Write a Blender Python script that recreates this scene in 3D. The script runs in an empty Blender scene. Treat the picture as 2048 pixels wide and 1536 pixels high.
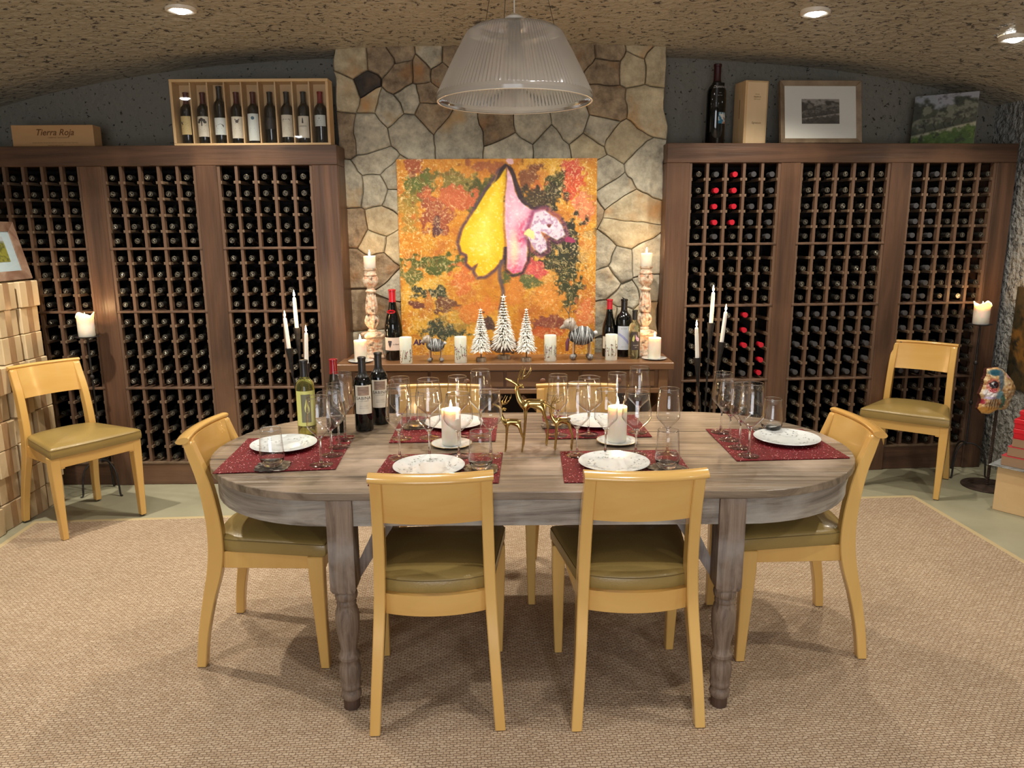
import bpy, bmesh, math, random
import numpy as np
from mathutils import Vector, Matrix, noise
PI = math.pi
random.seed(7)
C = bpy.context.scene.collection
S = bpy.context.scene
def srgb(*c):
    return tuple((v/255/12.92 if v/255 <= .04045 else ((v/255+.055)/1.055)**2.4) for v in c)

# ---------------------------------------------------------------- camera
PITCH, ROLL, H = math.radians(11.64), math.radians(.35), 1.58
fwd = Vector((0, math.cos(PITCH), -math.sin(PITCH))); up0 = Vector((0, math.sin(PITCH), math.cos(PITCH))); rt0 = Vector((1, 0, 0))
rt = rt0*math.cos(ROLL)-up0*math.sin(ROLL); up = rt0*math.sin(ROLL)+up0*math.cos(ROLL)
cam = bpy.data.objects.new('camera', bpy.data.cameras.new('camera')); C.objects.link(cam)
cam.data.sensor_width = 36; cam.data.lens = 1500/2048*36; cam.data.clip_start = .05
m3 = Matrix((rt, up, -fwd)).transposed()
cam.matrix_world = Matrix.Translation((0, 0, H)) @ m3.to_4x4()
S.camera = cam
# ---------------------------------------------------------------- world and view
w = bpy.data.worlds.new('world'); S.world = w; w.use_nodes = True
w.node_tree.nodes['Background'].inputs[0].default_value = (1, .85, .68, 1)
w.node_tree.nodes['Background'].inputs[1].default_value = .02
S.view_settings.view_transform = 'Standard'; S.view_settings.look = 'None'
S.view_settings.exposure = 0.2; S.view_settings.gamma = 1; S.view_settings.use_curve_mapping = False
try:
    S.cycles.max_bounces = 10; S.cycles.transparent_max_bounces = 24; S.cycles.glossy_bounces = 5; S.cycles.transmission_bounces = 8
    S.cycles.sample_clamp_indirect = 4; S.cycles.caustics_reflective = False; S.cycles.caustics_refractive = False
except Exception: pass
# ---------------------------------------------------------------- ceiling downlights: x, y, watts, colour
def ceil_z(x, y):
    z = 2.70-.012*x*x-.0016*x**4
    return z-.05*max(0, min(1, (y-3.9)/.8))
WARM, COOL = (1, .90, .76), (1, .93, .87)
DOWN = [(-1.62, 3.99, 62, WARM), (1.55, 4.10, 62, WARM), (2.60, 4.14, 46, WARM), (-.52, 3.80, 84, WARM), (.43, 3.80, 84, WARM),
        (-2.45, 3.25, 150, WARM), (-1.3, 1.9, 50, COOL), (.45, 1.75, 42, COOL), (2.1, 2.1, 66, WARM),
        (-2.3, .7, 50, COOL), (.9, -1.2, 230, (.93, .90, 1)), (2.2, .5, 50, COOL)]
for i, (x, y, e, c) in enumerate(DOWN):
    l = bpy.data.lights.new('downlight_beam', 'SPOT'); l.energy = e; l.color = c
    l.spot_size = math.radians(128); l.spot_blend = .75; l.shadow_soft_size = .035
    o = bpy.data.objects.new('downlight_beam', l); C.objects.link(o); o.location = (x, y, ceil_z(x, y)-.045)

# daylight through the glazed entrance behind the photographer
l = bpy.data.lights.new('entrance_daylight', 'AREA'); l.shape = 'RECTANGLE'; l.size = 2.4; l.size_y = 2.0; l.energy = 85; l.color = (.90, .93, 1)
o = bpy.data.objects.new('entrance_daylight', l); C.objects.link(o); o.location = (-.3, -2.5, 1.25); o.rotation_euler = (math.pi/2, 0, 0)
# ---------------------------------------------------------------- helpers
def nodes(name):
    m = bpy.data.materials.new(name); m.use_nodes = True
    nt = m.node_tree; b = nt.nodes['Principled BSDF']
    return m, nt, b
def N(nt, t, **kw):
    n = nt.nodes.new(t)
    for k, v in kw.items():
        if k.startswith('i_'):
            n.inputs[k[2:].replace('_', ' ')].default_value = v
        else: setattr(n, k, v)
    return n
def M(name, col, rough=.5, metal=0, col2=None, ns=8, stretch=(1, 1, 1), detail=5, lo=.35, hi=.65, bump=0, bs=None, bstretch=None, spec=.5,
      col3=None, ns3=3, lo3=.5, hi3=.7, coat=0, rnd=0, dist=0, sss=0, nrough=.55, trans=0, emit=None, estr=0, bdist=.01):
    m, nt, b = nodes(name)
    b.inputs['Roughness'].default_value = rough; b.inputs['Metallic'].default_value = metal
    b.inputs['Specular IOR Level'].default_value = spec; b.inputs['Coat Weight'].default_value = coat; b.inputs['Coat Roughness'].default_value = .12
    c = srgb(*col)+(1,)
    b.inputs['Base Color'].default_value = c
    L = nt.links.new
    tc = N(nt, 'ShaderNodeTexCoord')
    def mapped(st):
        mp = N(nt, 'ShaderNodeMapping'); mp.inputs['Scale'].default_value = st; L(tc.outputs['Object'], mp.inputs[0])
        if rnd:
            oi = N(nt, 'ShaderNodeObjectInfo'); ml = N(nt, 'ShaderNodeMath', operation='MULTIPLY'); ml.inputs[1].default_value = 37.
            L(oi.outputs['Random'], ml.inputs[0]); L(ml.outputs[0], mp.inputs['Location'])
        return mp.outputs[0]
    out = None
    if col2:
        nz = N(nt, 'ShaderNodeTexNoise'); nz.inputs['Scale'].default_value = ns; nz.inputs['Detail'].default_value = detail; nz.inputs['Distortion'].default_value = dist; nz.inputs['Roughness'].default_value = nrough
        L(mapped(stretch), nz.inputs['Vector'])
        r = N(nt, 'ShaderNodeValToRGB'); r.color_ramp.elements[0].position = lo; r.color_ramp.elements[1].position = hi
        r.color_ramp.elements[0].color = c; r.color_ramp.elements[1].color = srgb(*col2)+(1,)
        L(nz.outputs['Fac'], r.inputs[0]); out = r.outputs[0]
    if col3:
        nz = N(nt, 'ShaderNodeTexNoise'); nz.inputs['Scale'].default_value = ns3; nz.inputs['Detail'].default_value = 6
        L(mapped((1, 1, 1)), nz.inputs['Vector'])
        mr = N(nt, 'ShaderNodeMapRange'); mr.inputs[1].default_value = lo3; mr.inputs[2].default_value = hi3; L(nz.outputs['Fac'], mr.inputs[0])
        mx = N(nt, 'ShaderNodeMix', data_type='RGBA'); L(mr.outputs[0], mx.inputs[0]); L(out, mx.inputs[6]); mx.inputs[7].default_value = srgb(*col3)+(1,)
        out = mx.outputs[2]
    if rnd and out is not None:
        oi = N(nt, 'ShaderNodeObjectInfo'); mr = N(nt, 'ShaderNodeMapRange'); mr.inputs[3].default_value = 1-rnd; mr.inputs[4].default_value = 1+rnd*.6
        L(oi.outputs['Random'], mr.inputs[0]); hs = N(nt, 'ShaderNodeHueSaturation'); L(mr.outputs[0], hs.inputs['Value']); L(out, hs.inputs['Color']); out = hs.outputs[0]
    if out is not None: L(out, b.inputs['Base Color'])
    if bump:
        nb = N(nt, 'ShaderNodeTexNoise'); nb.inputs['Scale'].default_value = bs or ns; nb.inputs['Detail'].default_value = 6
        L(mapped(bstretch or stretch), nb.inputs['Vector'])
        bp = N(nt, 'ShaderNodeBump'); bp.inputs['Strength'].default_value = bump; bp.inputs['Distance'].default_value = bdist
        L(nb.outputs['Fac'], bp.inputs['Height']); L(bp.outputs[0], b.inputs['Normal'])
    if sss:
        b.inputs['Subsurface Weight'].default_value = sss; b.inputs['Subsurface Radius'].default_value = (1, .6, .3); b.inputs['Subsurface Scale'].default_value = .03
    if trans: b.inputs['Transmission Weight'].default_value = trans
    if emit:
        b.inputs['Emission Color'].default_value = emit+(1,); b.inputs['Emission Strength'].default_value = estr
    return m
def vcol(name, rough=.6, bump=0, bs=60, coat=0):
    m, nt, b = nodes(name); b.inputs['Roughness'].default_value = rough; b.inputs['Coat Weight'].default_value = coat
    a = N(nt, 'ShaderNodeVertexColor', layer_name='paint'); nt.links.new(a.outputs['Color'], b.inputs['Base Color'])
    if bump:
        tc = N(nt, 'ShaderNodeTexCoord'); nb = N(nt, 'ShaderNodeTexNoise'); nb.inputs['Scale'].default_value = bs; nt.links.new(tc.outputs['Object'], nb.inputs['Vector'])
        bp = N(nt, 'ShaderNodeBump'); bp.inputs['Strength'].default_value = bump; bp.inputs['Distance'].default_value = .004
        nt.links.new(nb.outputs['Fac'], bp.inputs['Height']); nt.links.new(bp.outputs[0], b.inputs['Normal'])
    return m
def thin_glass(name, tint=(1, 1, 1), base=.045):
    m, nt, b = nodes(name); nt.nodes.remove(b); L = nt.links.new
    fa = N(nt, 'ShaderNodeLayerWeight'); fa.inputs[0].default_value = .5      # facing term, the same on both sides of the thin wall
    pw = N(nt, 'ShaderNodeMath', operation='POWER'); pw.inputs[1].default_value = 4.; L(fa.outputs['Facing'], pw.inputs[0])
    lw = N(nt, 'ShaderNodeMath', operation='MULTIPLY_ADD'); lw.inputs[1].default_value = .95; lw.inputs[2].default_value = base; L(pw.outputs[0], lw.inputs[0]); lw.use_clamp = True
    t = N(nt, 'ShaderNodeBsdfTransparent'); t.inputs[0].default_value = tint+(1,)
    g = N(nt, 'ShaderNodeBsdfGlossy'); g.inputs['Roughness'].default_value = .02
    mx = N(nt, 'ShaderNodeMixShader'); L(lw.outputs[0], mx.inputs[0]); L(t.outputs[0], mx.inputs[1]); L(g.outputs[0], mx.inputs[2])
    L(mx.outputs[0], nt.nodes['Material Output'].inputs[0]); return m

class MB:
    def __init__(s): s.v = []; s.f = []; s.mi = []; s.col = None; s.cur = 0
    def add(s, vs, fs, T=None):
        o = len(s.v)
        s.v += [tuple(T @ Vector(v)) if T else tuple(v) for v in vs]
        s.f += [tuple(i+o for i in f) for f in fs]; s.mi += [s.cur]*len(fs); return s
    def box(s, x0, x1, y0, y1, z0, z1, T=None):
        return s.add([(x0, y0, z0), (x1, y0, z0), (x1, y1, z0), (x0, y1, z0), (x0, y0, z1), (x1, y0, z1), (x1, y1, z1), (x0, y1, z1)],
                     [(3, 2, 1, 0), (4, 5, 6, 7), (0, 1, 5, 4), (1, 2, 6, 5), (2, 3, 7, 6), (3, 0, 4, 7)], T)
    def cbox(s, c, d, T=None):
        return s.box(c[0]-d[0]/2, c[0]+d[0]/2, c[1]-d[1]/2, c[1]+d[1]/2, c[2]-d[2]/2, c[2]+d[2]/2, T)
    def loft(s, rings, cap=True, T=None, closed=True):
        n = len(rings[0]); vs = [p for r in rings for p in r]; fs = []
        for k in range(len(rings)-1):
            for i in range(n if closed else n-1):
                j = (i+1) % n; fs.append((k*n+i, k*n+j, (k+1)*n+j, (k+1)*n+i))
        if cap: fs.append(tuple(reversed(range(n)))); fs.append(tuple(range((len(rings)-1)*n, len(rings)*n)))
        return s.add(vs, fs, T)
    def lathe(s, prof, seg=24, T=None, c=(0, 0), cap=False, a0=0, a1=2*PI):
        full = abs(a1-a0-2*PI) < 1e-6; m = seg if full else seg+1; rings = []
        for r, z in prof: rings.append([(c[0]+r*math.cos(a0+(a1-a0)*i/seg), c[1]+r*math.sin(a0+(a1-a0)*i/seg), z) for i in range(m)])
        n = m; vs = [p for r in rings for p in r]; fs = []
        for k in range(len(rings)-1):
            for i in range(seg):
                j = (i+1) % n; fs.append((k*n+i, k*n+j, (k+1)*n+j, (k+1)*n+i))
        if cap: fs.append(tuple(reversed(range(n)))); fs.append(tuple(range((len(rings)-1)*n, len(rings)*n)))
        return s.add(vs, fs, T)
    def tube(s, pts, rad, seg=8, cap=True, T=None):
        pts = [Vector(p) for p in pts]
        if not hasattr(rad, '__len__'): rad = [rad]*len(pts)
        rings = []; prev = None
        for i, p in enumerate(pts):
            d = (pts[min(i+1, len(pts)-1)]-pts[max(i-1, 0)]).normalized()
            a = prev if prev is not None else (Vector((1, 0, 0)) if abs(d.x) < .8 else Vector((0, 1, 0)))
            a = (a-d*a.dot(d)).normalized(); prev = a; b_ = d.cross(a)
            rings.append([tuple(p+(a*math.cos(2*PI*k/seg)+b_*math.sin(2*PI*k/seg))*rad[i]) for k in range(seg)])
        return s.loft(rings, cap, T)
    def sphere(s, c, r, seg=14, rings=8, T=None, sc=(1, 1, 1)):
        vs = [(c[0], c[1], c[2]-r*sc[2])]; fs = []
        for k in range(1, rings):
            t = PI*k/rings
            for i in range(seg):
                a = 2*PI*i/seg; vs.append((c[0]+r*sc[0]*math.sin(t)*math.cos(a), c[1]+r*sc[1]*math.sin(t)*math.sin(a), c[2]-r*sc[2]*math.cos(t)))
        vs.append((c[0], c[1], c[2]+r*sc[2])); e = len(vs)-1
        for i in range(seg):
            j = (i+1) % seg; fs.append((0, 1+j, 1+i)); fs.append((e, e-seg+i, e-seg+j))
            for k in range(rings-2): fs.append((1+k*seg+i, 1+k*seg+j, 1+(k+1)*seg+j, 1+(k+1)*seg+i))
        return s.add(vs, fs, T)
    def prism(s, poly, y0, y1, T=None):          # polygon in x,z extruded along y
        n = len(poly); return s.add([(x, y0, z) for x, z in poly]+[(x, y1, z) for x, z in poly],
            [tuple(range(n)), tuple(reversed(range(n, 2*n)))]+[(i, i+n, (i+1) % n+n, (i+1) % n) for i in range(n)], T)
    def prismz(s, poly, z0, z1, T=None):
        n = len(poly); return s.add([(x, y, z0) for x, y in poly]+[(x, y, z1) for x, y in poly],
            [tuple(reversed(range(n))), tuple(range(n, 2*n))]+[(i, (i+1) % n, (i+1) % n+n, i+n) for i in range(n)], T)
    def mesh(s, name, mats, bevel=0, smooth=None, cols=None, seg=1):
        me = bpy.data.meshes.new(name); me.from_pydata(s.v, [], s.f); me.update()
        if not isinstance(mats, (list, tuple)): mats = [mats]
        for m in mats: me.materials.append(m)
        if len(mats) > 1:
            me.polygons.foreach_set('material_index', s.mi)
        if cols is not None:
            at = me.color_attributes.new('paint', 'FLOAT_COLOR', 'POINT'); at.data.foreach_set('color', np.asarray(cols, dtype=np.float32).ravel())
        if bevel:
            bm = bmesh.new(); bm.from_mesh(me); bmesh.ops.recalc_face_normals(bm, faces=bm.faces)
            es = [e for e in bm.edges if len(e.link_faces) == 2 and e.calc_face_angle(0) > .5]
            bmesh.ops.bevel(bm, geom=es, offset=bevel, segments=seg, affect='EDGES', clamp_overlap=True)
            bm.to_mesh(me); bm.free()
        else:
            bm = bmesh.new(); bm.from_mesh(me); bmesh.ops.recalc_face_normals(bm, faces=bm.faces); bm.to_mesh(me); bm.free()
        if smooth is not None:
            me.polygons.foreach_set('use_smooth', [True]*len(me.polygons)); me.set_sharp_from_angle(angle=math.radians(smooth))
        return me
    def build(s, name, mats, parent=None, T=None, **kw):
        return obj(name, s.mesh(name, mats, **kw), parent, T)
def obj(name, me, parent=None, T=None):
    o = bpy.data.objects.new(name, me); C.objects.link(o)
    if parent: o.parent = parent
    if T is not None: o.matrix_local = T
    return o
def tag(o, label=None, cat=None, group=None, kind=None):
    for k, v in (('label', label), ('category', cat), ('group', group), ('kind', kind)):
        if v: o[k] = v
    return o
def thing(name, label, cat, loc=(0, 0, 0), rz=0, group=None):
    o = bpy.data.objects.new(name, None); C.objects.link(o); o.location = loc; o.rotation_euler = (0, 0, rz); o.empty_display_size = .05
    return tag(o, label, cat, group)
def dup(root, loc, rz=None, label=None, group=None, scale=None):
    def cp(o, p):
        c = o.copy(); C.objects.link(c); c.parent = p
        for ch in list(KIDS.get(o, ())): cp(ch, c)
        return c
    kids(root); r = cp(root, None); r.location = loc
    if rz is not None: r.rotation_euler = (0, 0, rz)
    if scale: r.scale = (scale,)*3
    if label: r['label'] = label
    if group: r['group'] = group
    return r
KIDS = {}
def kids(o):
    KIDS[o] = [c for c in o.children]
    for c in KIDS[o]: kids(c)
def text_geo(txt, size, shear=0, align='CENTER', bold=0, space=1.):
    cu = bpy.data.curves.new('t', 'FONT'); cu.body = txt; cu.size = size; cu.shear = shear; cu.align_x = align; cu.offset = bold; cu.resolution_u = 3; cu.space_character = space
    o = bpy.data.objects.new('t', cu); C.objects.link(o); bpy.context.view_layer.update()
    dg = bpy.context.evaluated_depsgraph_get(); me = bpy.data.meshes.new_from_object(o.evaluated_get(dg))
    vs = [tuple(v.co) for v in me.vertices]; fs = [tuple(p.vertices) for p in me.polygons]
    bpy.data.objects.remove(o); bpy.data.meshes.remove(me); bpy.data.curves.remove(cu); return vs, fs
def face_text(mb, txt, size, x, y, z, **kw):      # upright text facing -y
    vs, fs = text_geo(txt, size, **kw); mb.add([(x+v[0], y, z+v[1]) for v in vs], fs)
def wrap_text(mb, txt, size, r, z, a=-PI/2, **kw):       # text wrapped round a cylinder, centred on angle a
    vs, fs = text_geo(txt, size, **kw); mb.add([(r*math.cos(a+v[0]/r), r*math.sin(a+v[0]/r), z+v[1]) for v in vs], fs)
def fl(*a): return Matrix.Translation(a)
def RX(a): return Matrix.Rotation(a, 4, 'X')
def RY(a): return Matrix.Rotation(a, 4, 'Y')
def RZ(a): return Matrix.Rotation(a, 4, 'Z')
# ---------------------------------------------------------------- materials
rackw = M('rack wood', (100, 72, 54), .42, col2=(64, 46, 34), ns=9, stretch=(1, 1, .07), detail=9, nrough=.65, bump=.3, bs=40, bstretch=(1, 1, .08), col3=(112, 82, 60), ns3=1.2, dist=.6)
rackh = M('rack wood level', (98, 71, 54), .42, col2=(62, 45, 34), ns=9, stretch=(.07, 1, 1), detail=9, nrough=.65, bump=.3, bs=40, bstretch=(.06, 1, 1), col3=(114, 84, 62), ns3=1.5, dist=.9)
slatw = M('rack slat wood', (112, 86, 67), .5, col2=(82, 62, 48), ns=12, stretch=(1, 1, .1))
railw = M('rack rail wood', (128, 106, 84), .55, col2=(94, 76, 58), ns=20, stretch=(1, .2, 1))
darkback = M('rack back', (30, 20, 16), .8)
maple = M('honey maple', (216, 177, 104), .22, col2=(200, 154, 80), ns=5, stretch=(1, 1, .12), detail=5, coat=.6, dist=.5, lo=.3, hi=.75, rnd=.05)
mapleh = M('honey maple level', (216, 177, 104), .22, col2=(198, 151, 78), ns=5, stretch=(.15, 1, 1), detail=5, coat=.6, dist=.8, lo=.3, hi=.75, rnd=.05)
leather = M('olive leather', (150, 128, 74), .34, col2=(140, 118, 66), ns=3, bump=.12, bs=180, coat=.15)
seam = M('leather seam', (112, 94, 52), .5)
footm = M('rubber foot', (60, 50, 40), .7)
tw = dict(detail=9, dist=1.2, lo=.32, hi=.68)
tabw = M('weathered table top', (144, 128, 108), .34, col2=(68, 56, 44), ns=12, nrough=.7, stretch=(.10, 1.8, 1), bump=.5, bs=14, bstretch=(.12, 2.2, 1), col3=(168, 150, 132), ns3=2.5, rnd=.10, **tw)
tabe = M('weathered table apron', (166, 158, 146), .6, col2=(84, 72, 62), ns=7, nrough=.7, stretch=(.3, .3, 3.2), bump=.6, bs=16, bstretch=(.16, .16, 3), col3=(172, 170, 160), ns3=4, **tw)
tabl = M('weathered table leg', (140, 122, 104), .6, col2=(80, 64, 52), ns=14, nrough=.7, stretch=(3, 3, .3), bump=.6, bs=16, bstretch=(3, 3, .16), col3=(156, 152, 148), ns3=4, **tw)
tabfoot = M('dark worn foot', (84, 62, 48), .6, col2=(62, 46, 36), ns=20)
sidew = M('sideboard wood', (134, 100, 70), .32, col2=(110, 78, 52), ns=4, stretch=(.12, 1, 1), detail=6, dist=.6, coat=.2)
knobw = M('knob wood', (110, 70, 46), .3)
pine = M('pale pine', (214, 184, 138), .5, col2=(198, 164, 116), ns=6, stretch=(.2, 1, 1), dist=.5)
pinev = M('pale pine upright', (214, 184, 138), .5, col2=(196, 160, 114), ns=6, stretch=(1, 1, .2), dist=.5)
kraft = M('kraft cardboard', (206, 186, 150), .75, col2=(192, 170, 132), ns=5, rnd=.08)
tape = M('packing tape', (170, 140, 106), .35, col2=(152, 122, 88), ns=30, stretch=(1, 1, .3))
darkglass = M('dark bottle glass', (8, 9, 8), .06, spec=.6)
blackcap = M('black capsule', (30, 29, 27), .36)
greycap = M('grey capsule', (66, 66, 68), .4)
burgcap = M('burgundy capsule', (74, 22, 24), .35)
redwax = M('red wax', (196, 22, 40), .25, coat=.3)
redcap = M('red capsule', (184, 30, 48), .35)
silver = M('silver emblem', (180, 176, 162), .35, metal=.75)
cream = M('cream label paper', (226, 222, 206), .6, col2=(216, 210, 190), ns=30)
yellowp = M('yellow label paper', (222, 200, 142), .6)
whitep = M('white label paper', (214, 222, 218), .6)
inkm = M('ink', (60, 56, 54), .6)
inkg = M('grey ink', (140, 138, 130), .6)
goldink = M('copper ink', (150, 112, 86), .4, metal=.4)
brownink = M('branding burn', (104, 66, 30), .7)
blueink = M('blue ink', (60, 100, 120), .5)
wax = M('ivory candle wax', (246, 238, 222), .42, sss=.6)
taperwax = M('white taper wax', (246, 244, 238), .4, sss=.3)
wick = M('wick', (30, 22, 16), .8)
flame = M('candle flame', (255, 220, 150), .5, emit=(1, .72, .36), estr=60)
iron = M('black wrought iron', (38, 36, 36), .55, metal=.5, col2=(58, 54, 52), ns=30, bump=.3, bs=50)
rust = M('rusted steel', (84, 68, 58), .6, metal=.4, col2=(56, 46, 42), ns=20, bump=.4, bs=60)
gold = M('polished brass', (184, 158, 100), .13, metal=1)
porcelain = M('white porcelain', (216, 222, 222), .12, coat=.5)
motifm = M('grey leaf motif', (134, 140, 138), .5)
goldrim = M('gilt pattern', (190, 160, 100), .3, metal=.4)
glass_thin = thin_glass('thin clear glass')
pane_glass = thin_glass('flat clear pane')
glass_solid = M('solid clear glass', (255, 255, 255), .01, trans=1)
glass_solid.node_tree.nodes['Principled BSDF'].inputs['IOR'].default_value = 1.45
shademat = None
greystone = dict(rough=.85, ns=11, detail=10, nrough=.72, bump=1., bs=17, bstretch=(1, 1, 1), bdist=.016, rnd=.10)
stoneA = M('grey beige fieldstone', (202, 196, 174), col2=(138, 134, 120), col3=(188, 156, 108), ns3=4.5, lo3=.60, hi3=.78, **greystone)
stoneB = M('tan fieldstone', (206, 194, 162), col2=(158, 144, 116), col3=(184, 140, 88), ns3=4.5, lo3=.57, hi3=.76, **greystone)
stoneC = M('brown fieldstone', (172, 154, 126), col2=(104, 88, 70), col3=(160, 118, 76), ns3=6, lo3=.56, hi3=.76, **greystone)
stoneD = M('dark charcoal fieldstone', (70, 64, 60), col2=(46, 42, 40), col3=(96, 80, 64), ns3=5, lo3=.55, hi3=.7, **greystone)
mortar = M('mortar', (104, 98, 86), .95, col2=(90, 86, 76), ns=20, bump=.5, bs=60)
dotm = M('black paint', (20, 20, 20), .5)

def rugmat():
    m, nt, b = nodes('sisal weave'); L = nt.links.new; b.inputs['Roughness'].default_value = .95; b.inputs['Specular IOR Level'].default_value = .15
    tc = N(nt, 'ShaderNodeTexCoord'); nz = N(nt, 'ShaderNodeTexNoise'); nz.inputs['Scale'].default_value = 60; L(tc.outputs['Object'], nz.inputs['Vector'])
    sc = N(nt, 'ShaderNodeVectorMath', operation='SCALE'); sc.inputs['Scale'].default_value = .014; L(nz.outputs['Color'], sc.inputs[0])
    ad = N(nt, 'ShaderNodeVectorMath', operation='ADD'); L(tc.outputs['Object'], ad.inputs[0]); L(sc.outputs[0], ad.inputs[1])
    br = N(nt, 'ShaderNodeTexBrick'); L(ad.outputs[0], br.inputs['Vector']); br.inputs['Scale'].default_value = 1
    br.inputs['Brick Width'].default_value = .021; br.inputs['Row Height'].default_value = .0105; br.inputs['Mortar Size'].default_value = .0021; br.inputs['Mortar Smooth'].default_value = 1
    br.inputs['Color1'].default_value = srgb(190, 171, 146)+(1,); br.inputs['Color2'].default_value = srgb(172, 150, 124)+(1,); br.inputs['Mortar'].default_value = srgb(122, 101, 80)+(1,)
    n2 = N(nt, 'ShaderNodeTexNoise'); n2.inputs['Scale'].default_value = 2.5; L(tc.outputs['Object'], n2.inputs['Vector'])
    hs = N(nt, 'ShaderNodeHueSaturation'); mr = N(nt, 'ShaderNodeMapRange'); mr.inputs[3].default_value = .88; mr.inputs[4].default_value = 1.1
    L(n2.outputs['Fac'], mr.inputs[0]); L(mr.outputs[0], hs.inputs['Value']); L(br.outputs['Color'], hs.inputs['Color']); L(hs.outputs[0], b.inputs['Base Color'])
    inv = N(nt, 'ShaderNodeMath', operation='SUBTRACT'); inv.inputs[0].default_value = 1; L(br.outputs['Fac'], inv.inputs[1])
    bp = N(nt, 'ShaderNodeBump'); bp.inputs['Strength'].default_value = .7; bp.inputs['Distance'].default_value = .003; L(inv.outputs[0], bp.inputs['Height']); L(bp.outputs[0], b.inputs['Normal'])
    return m
def beadmat():
    m, nt, b = nodes('red glass beads'); L = nt.links.new; b.inputs['Roughness'].default_value = .5; b.inputs['Specular IOR Level'].default_value = .2
    tc = N(nt, 'ShaderNodeTexCoord'); vo = N(nt, 'ShaderNodeTexVoronoi'); vo.inputs['Scale'].default_value = 300; L(tc.outputs['Object'], vo.inputs['Vector'])
    sp = N(nt, 'ShaderNodeSeparateColor'); L(vo.outputs['Color'], sp.inputs[0])
    r = N(nt, 'ShaderNodeValToRGB'); e = r.color_ramp.elements; e[0].position = 0; e[0].color = srgb(72, 2, 10)+(1,); e[1].position = .965; e[1].color = srgb(120, 4, 20)+(1,)
    x = e.new(.985); x.color = srgb(236, 170, 170)+(1,); L(sp.outputs[0], r.inputs[0]); L(r.outputs[0], b.inputs['Base Color'])  # a few beads coloured pale pink to stand in for glints
    bp = N(nt, 'ShaderNodeBump', invert=True); bp.inputs['Strength'].default_value = .8; bp.inputs['Distance'].default_value = .003; L(vo.outputs['Distance'], bp.inputs['Height']); L(bp.outputs[0], b.inputs['Normal'])
    return m
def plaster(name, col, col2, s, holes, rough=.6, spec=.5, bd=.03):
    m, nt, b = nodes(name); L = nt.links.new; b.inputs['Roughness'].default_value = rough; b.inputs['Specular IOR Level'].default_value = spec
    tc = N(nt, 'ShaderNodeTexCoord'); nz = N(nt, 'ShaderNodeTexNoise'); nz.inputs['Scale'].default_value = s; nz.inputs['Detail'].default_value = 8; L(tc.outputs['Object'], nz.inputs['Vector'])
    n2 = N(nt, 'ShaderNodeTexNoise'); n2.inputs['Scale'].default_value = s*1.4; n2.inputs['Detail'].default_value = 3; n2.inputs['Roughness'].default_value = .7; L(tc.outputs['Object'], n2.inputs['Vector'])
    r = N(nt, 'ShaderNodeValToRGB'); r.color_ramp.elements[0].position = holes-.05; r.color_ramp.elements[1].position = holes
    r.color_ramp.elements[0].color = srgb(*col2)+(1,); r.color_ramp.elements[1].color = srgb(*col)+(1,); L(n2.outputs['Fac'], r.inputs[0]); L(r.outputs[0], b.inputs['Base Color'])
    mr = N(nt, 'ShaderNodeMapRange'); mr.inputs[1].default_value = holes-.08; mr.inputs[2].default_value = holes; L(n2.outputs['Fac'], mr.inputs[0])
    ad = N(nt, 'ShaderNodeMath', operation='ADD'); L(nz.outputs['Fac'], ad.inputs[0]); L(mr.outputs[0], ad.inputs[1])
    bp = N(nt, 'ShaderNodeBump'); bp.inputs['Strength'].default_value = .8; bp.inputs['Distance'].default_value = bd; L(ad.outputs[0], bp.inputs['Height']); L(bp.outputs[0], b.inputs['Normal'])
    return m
sisal = rugmat(); beads = beadmat()
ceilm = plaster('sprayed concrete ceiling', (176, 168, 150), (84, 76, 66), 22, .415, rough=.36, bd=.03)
wallm = plaster('grey sprayed wall', (124, 121, 110), (60, 58, 54), 26, .38, rough=.7, bd=.012)
roughwall = plaster('coarse stucco with painted pit shade', (176, 176, 170), (120, 120, 120), 22, .42, rough=.8, bd=.12)  # darker pit colour paints in the shade between the lumps
floorm = M('sage painted floor', (162, 160, 136), .5, col2=(148, 146, 122), ns=3, detail=8, bump=.05, bs=120)
rugedge = M('rug binding', (182, 164, 124), .8)
trimw = M('white enamel', (226, 220, 206), .4)
lensm = M('lamp lens', (255, 255, 255), .3, emit=(.93, .97, 1), estr=26)

# ---------------------------------------------------------------- room shell
def struct(name, mb, mats, **kw): return tag(mb.build(name, mats, **kw), kind='structure')
struct('floor', MB().box(-3.45, 3.45, -2.6, 5.4, -.1, 0), floorm)
cb = MB(); nx, ny = 30, 34; g = []
for j in range(ny+1):
    y = -2.6+8.0*j/ny
    g.append([(-3.45+6.9*i/nx, y, ceil_z(-3.45+6.9*i/nx, y)+.012*noise.noise(Vector((i*.5, j*.5, 0)))) for i in range(nx+1)])
cb.loft(g, cap=False, closed=False)
cb.loft([[(p[0], p[1], 3.0) for p in r] for r in g], cap=False, closed=False)
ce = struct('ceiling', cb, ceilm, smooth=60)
def wall(name, x0, x1, y0, y1, m): return struct(name, MB().box(x0, x1, y0, y1, -.05, 2.98), m)
wb = MB(); wb.prismz([(-3.45, 5.0), (-1.0, 5.0), (-.9, 5.12), (.85, 5.12), (.95, 5.05), (3.45, 5.22), (3.45, 5.4), (-3.45, 5.4)], -.05, 2.98)
struct('wall_back', wb, wallm)
wall('wall_left', -3.45, -3.3, -2.6, 5.4, wallm); wall('wall_front', -3.45, 3.45, -2.7, -2.6, plaster('cream sprayed wall', (168, 160, 140), (110, 100, 84), 12, .38))
struct('wall_right', MB().box(3.2, 3.45, -2.6, 5.4, -.05, 2.98), roughwall)

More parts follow.
